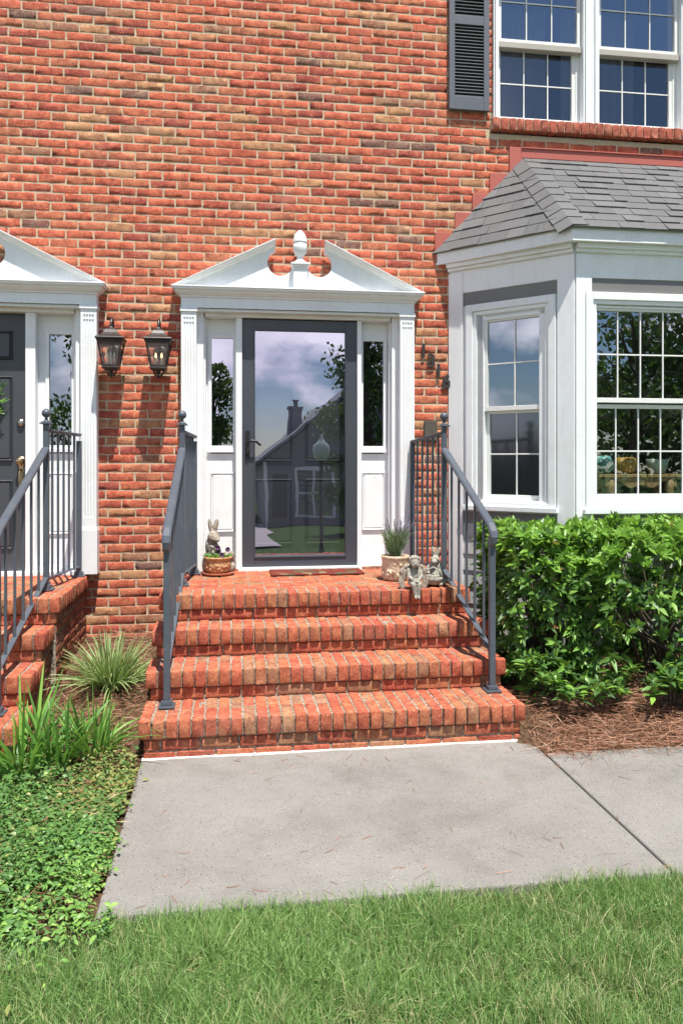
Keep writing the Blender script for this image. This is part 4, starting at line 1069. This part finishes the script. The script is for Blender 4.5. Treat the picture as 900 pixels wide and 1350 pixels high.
# second rabbit with a basket
t = thing('rabbit_statue', 'small grey stone rabbit holding a round basket beside the cherub', 'statue', (1.385, -.90, ZL), R(-25))
rp = [((0, .035, .06), (.065, .05, .06)), ((0, .04, .12), (.045, .038, .05)), ((0, .02, .168), (.032, .040, .030)), ((0, -.012, .160), (.02, .022, .018)), ((-.014, .035, .222), (.012, .009, .040), (0, R(-8), 0)), ((.018, .035, .220), (.012, .009, .040), (0, R(14), 0)), ((-.055, .0, .028), (.03, .05, .024)), ((.055, .0, .028), (.03, .05, .024)), ((-.05, -.045, .016), (.02, .03, .014)), ((.05, -.045, .016), (.02, .03, .014))]
for s in (-1, 1): rp += limb((s*.045, .03, .12), (s*.045, -.03, .075), .016, .012)
blob(rp, 'rabbit', 'stone2', t, .004)
mb = MB(); mb.lathe([(.03, .012), (.052, .018), (.064, .045), (.066, .062), (.058, .066), (.052, .05), (0, .045)], (0, -.045, 0), 24)
mb.tube([(-.06, -.045, .06), (-.045, -.045, .105), (0, -.045, .128), (.045, -.045, .105), (.06, -.045, .06)], .007, 8)
for k in range(7): mb.ball((.03*math.cos(k*.9), -.045+.03*math.sin(k*.9), .066), .017, 8)
mb.build('basket', 'stone2', t)
for s in (-1, 1): MB().ball((s*.024, -.008, .175), .005, 8).build('eye', 'black', t)
# door mat
mb = MB(); mb.box(.30, 1.0, -.33, -.055, .7125, .724)
mat = mb.build('door_mat', 'mat', None, .004); tag(mat, 'worn red and olive patterned mat in front of the storm door', 'doormat')

# greenery hanging on the left door
t = thing('wreath', 'green leafy wreath on the charcoal door at the left edge of the photo', 'wreath', (-1.93, .02, 2.06))
n = 900; a = rs.rand(n)*6.28; rr = .17+rs.normal(size=n)*.03
P0 = np.stack([rr*np.cos(a), rs.uniform(-.04, .0, n), rr*np.sin(a)*1.15], 1); D0 = np.stack([np.cos(a+.8), rs.uniform(-.6, .1, n), np.sin(a+.8)], 1)+rs.normal(size=(n, 3))*.4
strips(P0, D0, rs.uniform(.05, .11, n), .014, [.2, 1, .8, .1], None, None, .2, None, 'foliage', 'iris', t)
mb = MB(); mb.tube([(.17*math.cos(k*.3142), 0, .19*math.sin(k*.3142)) for k in range(21)], .012, 6); mb.build('ring', 'twig', t)

# ------------------------------------------------------------------ things seen through the bay window
t = thing('console_table', 'carved wooden console table with scalloped apron inside the bay window', 'table', (3.10, -.42, 1.101))
ztab = .335
mb = MB(); mb.box(-.35, .35, -.13, .13, ztab, ztab+.025); mb.build('tabletop', 'wood', t, .004)
pts = [(-.29, ztab), (.29, ztab)]+[(.29-.58*i/30, ztab-.05-.022*math.cos(i/30*6*math.pi)-.03*math.exp(-((i-15)/4)**2)) for i in range(31)]
mb = MB(); mb.prism(pts, -.115, -.095); mb.build('apron', 'wood', t, .002)
for sx in (-.24, .24):
    for sy in (-.09, .09): MB().lathe([(.022, 0), (.03, .02), (.02, .05), (.03, .09), (.036, .14), (.024, .20), (.034, .24), (.034, ztab)], (sx, sy, 0), 12).build('leg', 'wood', t)
for nm, x, m, prof, lab in (('yellow_pot', 3.02, 'yellowpot', [(.05, 0), (.075, .03), (.082, .08), (.074, .12), (.055, .128), (.05, .12), (0, .118)], 'striped yellow pot on the console table inside the bay'), ('green_pot', 3.28, 'greenpot', [(.05, 0), (.06, .01), (.075, .05), (.085, .11), (.08, .115), (.07, .105), (0, .10)], 'pale green bowl-shaped pot on the console table inside the bay'), ('teal_pot', 2.83, 'tealpot', [(.05, 0), (.08, .03), (.09, .07), (.07, .11), (.06, .14), (.05, .135), (0, .13)], 'teal round vase at the left end of the console table')):
    o = MB().lathe(prof, n=24).build(nm, m); o.location = (x, -.44, 1.101+ztab+.026); tag(o, lab, 'pot', 'pots on the console table')

# ------------------------------------------------------------------ plants
def shrub(name, label, x0, x1, y0, y1, z0, z1, nl, seed, newfrac=.35):
    rs.seed(seed); cx, cy = (x0+x1)/2, (y0+y1)/2
    t = thing(name, label, 'shrub', (cx, cy, gz(cx, cy)), group='clipped shrubs of the hedge')
    zb = gz(cx, cy); o = np.array([cx, cy, zb])
    # stems
    mb = MB(); ends = []
    for i in range(26):
        bx, by = rs.uniform(-.16, .16), rs.uniform(-.12, .12)
        ex, ey, ez = rs.uniform(x0+.08, x1-.08)-cx, rs.uniform(y0+.08, y1-.08)-cy, rs.uniform(.45, .95)*(z1-zb)
        p = [(bx, by, 0), (bx*.8+ex*.25+rs.normal()*.03, by*.8+ey*.25, ez*.4), (bx*.3+ex*.7+rs.normal()*.04, ey*.7, ez*.72), (ex, ey, ez)]
        mb.tube(p, [.011, .009, .006, .003], 6)
    mb.build('stem', 'twig', t)
    # sprigs over a rounded box shell; each sprig carries a whorl of leaves
    P0, D0, SD, Lh, rn, newleaf = [], [], [], [], [], []  # last list marks the brighter new leaves, most common on top
    ns = nl//9
    hx, hy, hz = (x1-x0)/2, (y1-y0)/2, (z1-z0)/2
    for i in range(ns):
        while True:
            u = rs.uniform(-1, 1, 3); m = max(abs(u))
            k = rs.rand()
            sh = .72+.30*k**.5
            if m > .25: break
        u = u/m*sh
        # uneven outline
        lump = 1+.06*math.sin(u[0]*5+seed)+.05*math.sin(u[1]*7+u[2]*5+seed*2)+.05*math.sin(u[0]*13+u[2]*9)
        bz = u[2]
        p = np.array([cx+hx*u[0]*lump, cy+hy*u[1]*lump, z0+hz+hz*bz*(1 if bz > 0 else lump)+(.022*math.sin(u[0]*8+seed)+.018*math.sin(u[0]*17+u[1]*6) if bz > .5 else 0)])
        if bz < -.15 and (seed == 3 or u[0] < -.3) and rs.rand() < .30+.25*math.sin(u[0]*6+seed): continue
        if seed == 5 and bz < -.02+.12*math.sin(u[0]*9) and -1.1 < u[0] < -.52 and rs.rand() < .96: continue          # thin, leggy lower part
        if abs(u[0]) > .8 and abs(u[1]) > .8 and rs.rand() < .5: continue
        outw = np.array([u[0]**3, u[1]**3, max(u[2], -.1)**3 if u[2] > 0 else 0])+np.array([0, 0, .60])+rs.normal(size=3)*.35
        outw /= np.linalg.norm(outw)
        top = bz > .55
        for k in range(9):
            th = k*2.4+rs.rand()*.5; a = np.cross(outw, [.3, .5, .8]); a /= np.linalg.norm(a); b = np.cross(outw, a)
            sp = rs.uniform(.5, 1.3)*(.55 if k < 3 else 1)
            d = outw*.75+(a*math.cos(th)+b*math.sin(th))*sp
            P0.append(p-o+outw*(.004*k)); D0.append(d); SD.append(outw+rs.normal(size=3)*.25); Lh.append(rs.uniform(.042, .088)); rn.append(rs.rand()); newleaf.append(rs.rand() < (newfrac*1.9 if top else newfrac*.22) and k > 1)
    P0, D0, SD, Lh, rn, newleaf = map(np.array, (P0, D0, SD, Lh, rn, newleaf))
    for sel, nm, mt in ((~newleaf, 'foliage', 'laurel'), (newleaf, 'new_foliage', 'laurelnew')):
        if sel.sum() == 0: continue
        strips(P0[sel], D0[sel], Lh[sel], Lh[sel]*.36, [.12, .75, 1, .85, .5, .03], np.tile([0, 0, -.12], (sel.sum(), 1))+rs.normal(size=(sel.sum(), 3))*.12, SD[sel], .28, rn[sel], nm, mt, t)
    return t
shrub('hedge_shrub', 'clipped shaded green shrub beside the right stair railing', 1.70, 2.32, -1.62, -.86, .15, 1.085, 12500, 3, .45)
shrub('hedge_shrub', 'clipped bright green shrub running out of the right side of the photo', 2.22, 3.5, -1.74, -.86, .06, 1.10, 20000, 5, .75)
# low suckers at the hedge foot
def sprig(label, x, y, n, h, seed, wx=.2):
    rs.seed(seed); t = thing('shrub_sprout', label, 'shrub', (x, y, gz(x, y)), group='low sprouts at the hedge foot')
    P0, D0, SD = [], [], []; mb = MB()
    for i in range(n):
        e = np.array([rs.uniform(-wx, wx), rs.uniform(-.13, .10), rs.uniform(.4, 1)*h]); mb.tube([(e[0]*.3, e[1]*.3, 0), tuple(e*np.array([.6, .6, .55])), tuple(e)], [.004, .003, .002], 5)
        for k in range(11):
            th = k*2.4; d = np.array([math.cos(th), math.sin(th), .35+.06*k])+rs.normal(size=3)*.35; P0.append(e+[0, 0, -.03+.004*k]); D0.append(d); SD.append([0, 0, 1]+rs.normal(size=3)*.2)
    mb.build('stem', 'twig', t); k = len(P0); Lh = rs.uniform(.06, .10, k)
    strips(P0, D0, Lh, Lh*.33, [.12, .75, 1, .85, .5, .03], np.tile([0, 0, -.3], (k, 1)), np.array(SD), .25, rs.rand(k)**.7, 'foliage', 'laurel', t)
sprig('low dark sprout of leaves at the foot of the shaded shrub', 1.96, -1.66, 20, .26, 11, .26)
sprig('low leafy sprout at the front of the hedge above the pine straw', 2.10, -1.76, 18, .20, 12, .20)
sprig('low leafy sprout beneath the bright shrub at right', 2.58, -1.80, 30, .26, 13, .30)

def clump(name, label, cat, x, y, n, L, W, mat, spread, arch, seed, prof, fold=.25, group=None):
    rs.seed(seed); t = thing(name, label, cat, (x, y, gz(x, y)), group=group)
    a = rs.rand(n)*6.28; r = np.sqrt(rs.rand(n))*spread; s = rs.uniform(.1, 1, n)
    P0 = np.stack([r*np.cos(a), r*np.sin(a), np.full(n, -.01)], 1); D0 = np.stack([np.cos(a)*s*arch, np.sin(a)*s*arch, np.ones(n)], 1)+rs.normal(size=(n, 3))*.10
    bend = np.stack([np.cos(a)*s*arch*.7, np.sin(a)*s*arch*.7, -s*.75*arch], 1)
    side = np.stack([np.cos(a), np.sin(a), np.zeros(n)], 1)+rs.normal(size=(n, 3))*.5
    LL = rs.uniform(*L, n)
    strips(P0, D0, LL, rs.uniform(W[0], W[1], n), prof, bend, side, fold, None, 'foliage', mat, t)
    return t
BP = [.8, 1, 1, .95, .85, .7, .45, .02]
clump('striped_grass', 'variegated cream-striped grass clump between the two brick stairways', 'ornamental grass', -.74, -1.02, 330, (.26, .46), (.008, .012), 'liriope', .09, .75, 21, BP)
clump('iris_plant', 'broad green sword-leaved plant at the left edge by the cut-off steps', 'iris', -1.02, -2.02, 60, (.30, .58), (.014, .024), 'iris', .10, .62, 22, BP, group='sword-leaved plants in the left bed')
clump('iris_plant', 'tall dark green sword-leaved plant between the other two in the bed', 'iris', -.86, -1.98, 34, (.30, .50), (.015, .024), 'iris', .08, .45, 23, BP, group='sword-leaved plants in the left bed')
clump('iris_plant', 'fine yellow-green bladed plant nearest the concrete walk', 'iris', -.70, -1.86, 110, (.24, .42), (.008, .013), 'iris', .09, .65, 24, BP, group='sword-leaved plants in the left bed')

# ground cover leaves
rs.seed(31); n = 62000
x = -.40-1.9*rs.rand(n)**1.15; y = rs.uniform(-3.8, -1.75, n)
den = np.clip((-1.9-y)/.35, 0, 1)*np.where(y < -3.38, np.clip(1-(-3.38-y)/.16, .015, 1), 1)
edge = -.462-.012*np.sin(y*9)-.010*np.sin(y*23)-np.where(y < -3.36, -.25, 0)
bare = np.sin(x*5.1+1)*np.sin(y*4.3)+.5*np.sin(x*11+y*7)
keep = (rs.rand(n) < den*np.where(bare > .95, .45, 1)) & (x < edge-np.abs(rs.normal(size=n))*.02+(rs.rand(n) < .04)*.05) ; x, y = x[keep], y[keep]; n = len(x)
hgt = rs.rand(n)**.7*(.055+.03*np.sin(x*7)*np.sin(y*6))
P0 = np.stack([x, y, np.full(n, -.03)+hgt+.02+.27*np.clip((y+2.3)/2.2, 0, 1)], 1); a = rs.rand(n)*6.28
D0 = np.stack([np.cos(a), np.sin(a), rs.uniform(-.1, .9, n)], 1); Lh = .013+.024*rs.rand(n)**1.5
tag(strips(P0, D0, Lh, Lh*.45, [.1, .85, 1, .7, .05], np.tile([0, 0, -.35], (n, 1)), np.tile([0, 0, 1], (n, 1))+rs.normal(size=(n, 3))*.4, .2, np.clip(.25+rs.normal(size=n)*.22+.3*np.sin(x*4)*np.cos(y*3)+np.clip((-y-2.6)*.35, -.1, .3), 0, 1), 'ground_cover', 'vinca'), 'low dense leafy ground cover filling the bed left of the walk', 'ground cover', kind='stuff')

# lawn blades
rs.seed(41)
def grass_pts(n, x0, x1, y0, y1):
    x = rs.uniform(x0, x1, n); y = rs.uniform(y0, y1, n); return x, y
xa, ya = grass_pts(135000, -1.7, 3.0, -4.35, -3.30); xb, yb = grass_pts(36000, -6, 7, -7.6, -4.3); xc, yc = grass_pts(5000, 2.9, 6, -4.4, -3.3)
x = np.concatenate([xa, xb, xc]); y = np.concatenate([ya, yb, yc])
tx = rs.uniform(-.5, 2.8, 55); ty = rs.uniform(-4.2, -3.4, 55); ti = rs.randint(0, 55, 5500)
NB = len(x); x = np.concatenate([x, tx[ti]+rs.normal(size=5500)*.022]); y = np.concatenate([y, ty[ti]+rs.normal(size=5500)*.022]); tuft = np.arange(len(x)) >= NB
line = -3.352+.012*np.sin(x*11)+.010*np.sin(x*27+1)+np.where(x > 1.67, -.015, 0)
keep = (y < line) & ((x > -.50+.05*np.sin(y*9)) | (y < -3.42+.05*np.sin(x*8)) & (rs.rand(len(x)) < np.clip((-3.40-y)*7, .06, 1)))
x, y = x[keep], y[keep]; tuft = tuft[keep]; n = len(x)
cl = np.sin(x*6.3+np.sin(y*5)*2)*np.cos(y*7.1+x*2)
L0 = rs.uniform(.035, .075, n)*(1+.25*cl)*np.where(tuft, 1.45, 1)
P0 = np.stack([x, y, np.full(n, -.035)], 1); a = rs.rand(n)*6.28; ln = np.abs(rs.normal(size=n))*.55
D0 = np.stack([np.cos(a)*ln, np.sin(a)*ln, np.ones(n)], 1); bend = np.stack([np.cos(a)*ln*.6, np.sin(a)*ln*.6, -ln*.35], 1)
tag(strips(P0, D0, L0*1.25, rs.uniform(.0016, .0038, n), [1, .9, .6, .04], bend, None, 0, np.clip(.46-.22*tuft+.20*cl+.22*np.sin(x*2.1+1)*np.sin(y*3.3+x)+rs.normal(size=n)*.36, .0, 1), 'lawn_grass', 'grass'), 'mown green lawn along the front of the concrete walk', 'grass', kind='stuff')

# pine straw
rs.seed(51)
def straw(n, fx, fy, zf, Lr):
    x, y = fx, fy; n = len(x); a = rs.rand(n)*6.28
    z = zf+rs.rand(n)**1.6*.05
    D0 = np.stack([np.cos(a), np.sin(a), rs.normal(size=n)*.16], 1); L0 = rs.uniform(*Lr, n)
    P0 = np.stack([x, y, z], 1)-D0*L0[:, None]*.5
    bend = np.stack([rs.normal(size=n)*.22, rs.normal(size=n)*.22, -np.abs(rs.normal(size=n))*.10], 1)
    return P0, D0, L0, bend
n = 20000; x = 1.60+rs.rand(n)**.8*2.4; y = rs.uniform(-2.40, -.75, n)
k = (y > -2.15-.05*np.sin(x*5)-rs.rand(n)**2*.13+np.clip((1.85-x)*.4, 0, .1)) ; x, y = x[k], y[k]
zf = np.maximum(np.array([gz(a, b) for a, b in zip(x, y)]), 0)+.012
x2 = rs.uniform(-1.03, -.50, 3600); y2 = rs.uniform(-2.0, -.05, 3600); z2 = np.array([gz(a, b) for a, b in zip(x2, y2)])+.012
x3 = rs.uniform(-.95, -.48, 500); y3 = rs.uniform(-3.3, -2.0, 500); z3 = np.full(500, .0)
x4 = rs.uniform(-.42, 3.2, 140); y4 = np.where(rs.rand(140) < .5, -2.0-rs.rand(140)**2*.6, -3.33+rs.rand(140)**2*.7)-.12*(x4 > 1.6); z4 = np.full(140, -.022)
x = np.concatenate([x, x2, x3, x4]); y = np.concatenate([y, y2, y3, y4]); zf = np.concatenate([zf, z2, z3, z4])
P0, D0, L0, bend = straw(0, x, y, zf, (.09, .19)); D0[-140:, 2] *= .02; bend[-140:, 2] = 0; L0[-140:] *= .38; P0[-140:, 2] = .003
short = (x < 0); L0[short] *= .55
lo = np.minimum(P0[:, 0], P0[:, 0]+D0[:, 0]*L0); k = ~((x > 0) & (lo < 1.63) & (y > -1.96))
tag(strips(P0[k], D0[k], L0[k], .0026, [.9, 1, 1, .9, .6], bend[k], None, 0, None, 'pine_straw', 'needle'), 'loose brown pine straw mulch under the hedge and between the steps', 'mulch', kind='stuff')

# ------------------------------------------------------------------ what stands behind the camera (seen in the glass)
rs.seed(61)
t = thing('house_across', 'grey gabled house across the street mirrored in the storm door glass', 'house', (5.3, -23.5, -1.05))
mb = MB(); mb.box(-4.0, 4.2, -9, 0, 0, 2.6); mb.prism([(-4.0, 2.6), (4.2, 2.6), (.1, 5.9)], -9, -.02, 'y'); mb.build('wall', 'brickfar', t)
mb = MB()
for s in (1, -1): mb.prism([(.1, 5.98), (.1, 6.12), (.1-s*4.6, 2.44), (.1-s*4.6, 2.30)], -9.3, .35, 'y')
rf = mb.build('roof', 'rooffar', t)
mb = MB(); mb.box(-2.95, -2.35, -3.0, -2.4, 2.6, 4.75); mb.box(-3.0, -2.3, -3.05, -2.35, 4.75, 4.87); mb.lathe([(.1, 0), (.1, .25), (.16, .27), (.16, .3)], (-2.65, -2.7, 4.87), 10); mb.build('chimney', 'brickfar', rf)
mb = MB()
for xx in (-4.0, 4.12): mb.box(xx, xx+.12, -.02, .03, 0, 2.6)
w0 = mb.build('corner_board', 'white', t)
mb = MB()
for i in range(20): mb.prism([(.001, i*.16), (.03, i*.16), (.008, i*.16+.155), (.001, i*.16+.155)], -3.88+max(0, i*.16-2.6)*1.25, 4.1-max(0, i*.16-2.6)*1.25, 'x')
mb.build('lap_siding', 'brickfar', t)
mb = MB(); mb.box(-3.7, -3.2, .0, .06, .5, 2.1); mb.box(2.4, 3.4, .0, .06, 0, 2.15); mb.build('far_door', 'slate', t)
for cx in (-2.1, 0.9):
    mb = MB(); rect_frame(mb, cx-.75, cx+.75, .45, 2.35, .10, .0, .06); mb.box(cx-.04, cx+.04, .0, .05, .55, 2.25); mb.box(cx-.65, cx+.65, .0, .05, 1.36, 1.44)
    w = mb.build('window', 'white', t); MB().box(cx-.65, cx+.65, .005, .02, .55, 2.25).build('pane', 'glass', w)
t = thing('yard_lamp', 'white globe lamp post on the lawn mirrored in the storm door glass', 'lamp post', (1.57, -7.3, gz(1.57, -7.3)))
MB().lathe([(.06, 0), (.05, .1), (.03, .14), (.028, 1.55), (.05, 1.6)], n=14).build('post', 'black', t)
MB().lathe([(.06, 1.6), (.11, 1.66), (.135, 1.78), (.12, 1.88), (.06, 1.93), (.05, 1.96), (.03, 2.0), (.02, 2.04), (.005, 2.06)], n=18).build('globe', 'greenpot', t)
def tree(name, label, x, y, h, r, z0, n, seed, trunk=.14, droop=.3, ls=.11, conic=False):
    rs.seed(seed); b = gz(x, y); t = thing(name, label, 'tree', (x, y, b)); mb = MB()
    mb.tube([(0, 0, 0), (.05, .03, h*.3), (-.04, .02, h*.6), (0, 0, h*.92)], [trunk, trunk*.8, trunk*.5, trunk*.15], 10)
    C0 = []
    for i in range(26):
        f = rs.uniform(0, 1); z = z0+(h-z0)*f; a = rs.rand()*6.28
        rr = r*((1-f)*.95+.1 if conic else math.sqrt(max(.08, 1-(2*f-1)**2)))*rs.uniform(.55, 1)
        e = np.array([math.cos(a)*rr, math.sin(a)*rr, z+rr*.15]); mb.tube([(0, 0, z*.85), tuple(e*np.array([.5, .5, 1])*1.0), tuple(e)], [trunk*.3, trunk*.18, .01], 6)
        for k in range(5): C0.append(e*np.array([1-.17*k, 1-.17*k, 1])+rs.normal(size=3)*.12*r)
    mb.build('trunk', 'bark', t)
    C0 = np.array(C0); idx = rs.randint(0, len(C0), n); P0 = C0[idx]+rs.normal(size=(n, 3))*np.array([.17, .17, .12])*r*.75
    D0 = unit(n)+[0, 0, -droop]
    strips(P0, D0, rs.uniform(.6, 1.2, n)*ls, ls*.5, [.2, 1, .8, .05], None, None, .2, None, 'crown', 'treeleaf', t)
tree('evergreen_tree', 'dark drooping evergreen mirrored in the right side of the storm door', 3.62, -14.5, 8.0, 1.5, .4, 9000, 71, .16, .9, .16, True)
tree('shade_tree', 'broad leafy shade tree mirrored in the front bay window', 10.6, -13.4, 8.0, 3.3, 1.2, 11000, 72, .2, .3, .20)
tree('dogwood_tree', 'small loose tree whose leafy branches mirror in the bay window', 5.6, -5.5, 3.6, 1.3, 1.9, 900, 73, .06, .4, .09)
tree('young_tree', 'young round tree mirrored in the left sidelight', -.55, -21, 5.6, 1.0, 1.6, 2600, 74, .08, .3, .16)
tree('hedgerow_tree', 'dense tree mirrored in the narrow sidelight of the left doorway', -3.6, -17, 8.5, 2.0, .5, 7000, 75, .16, .5, .18)
t = thing('garden_shed', 'low brown-roofed shed mirrored in the angled bay window', 'shed', (-20, -8.5, -.04))
mb = MB(); mb.box(-3, 3, -2.2, 2.2, 0, 1.5); mb.prism([(-2.2, 1.5), (2.2, 1.5), (0, 2.3)], -2.98, 2.98, 'x'); mb.build('wall', 'brickfar', t)
mb = MB()
for q_ in (1, -1): mb.prism([(0, 2.34), (0, 2.44), (q_*2.6, 1.46), (q_*2.6, 1.36)], -3.2, 3.2, 'x')
mb.build('roof', 'twig', t)
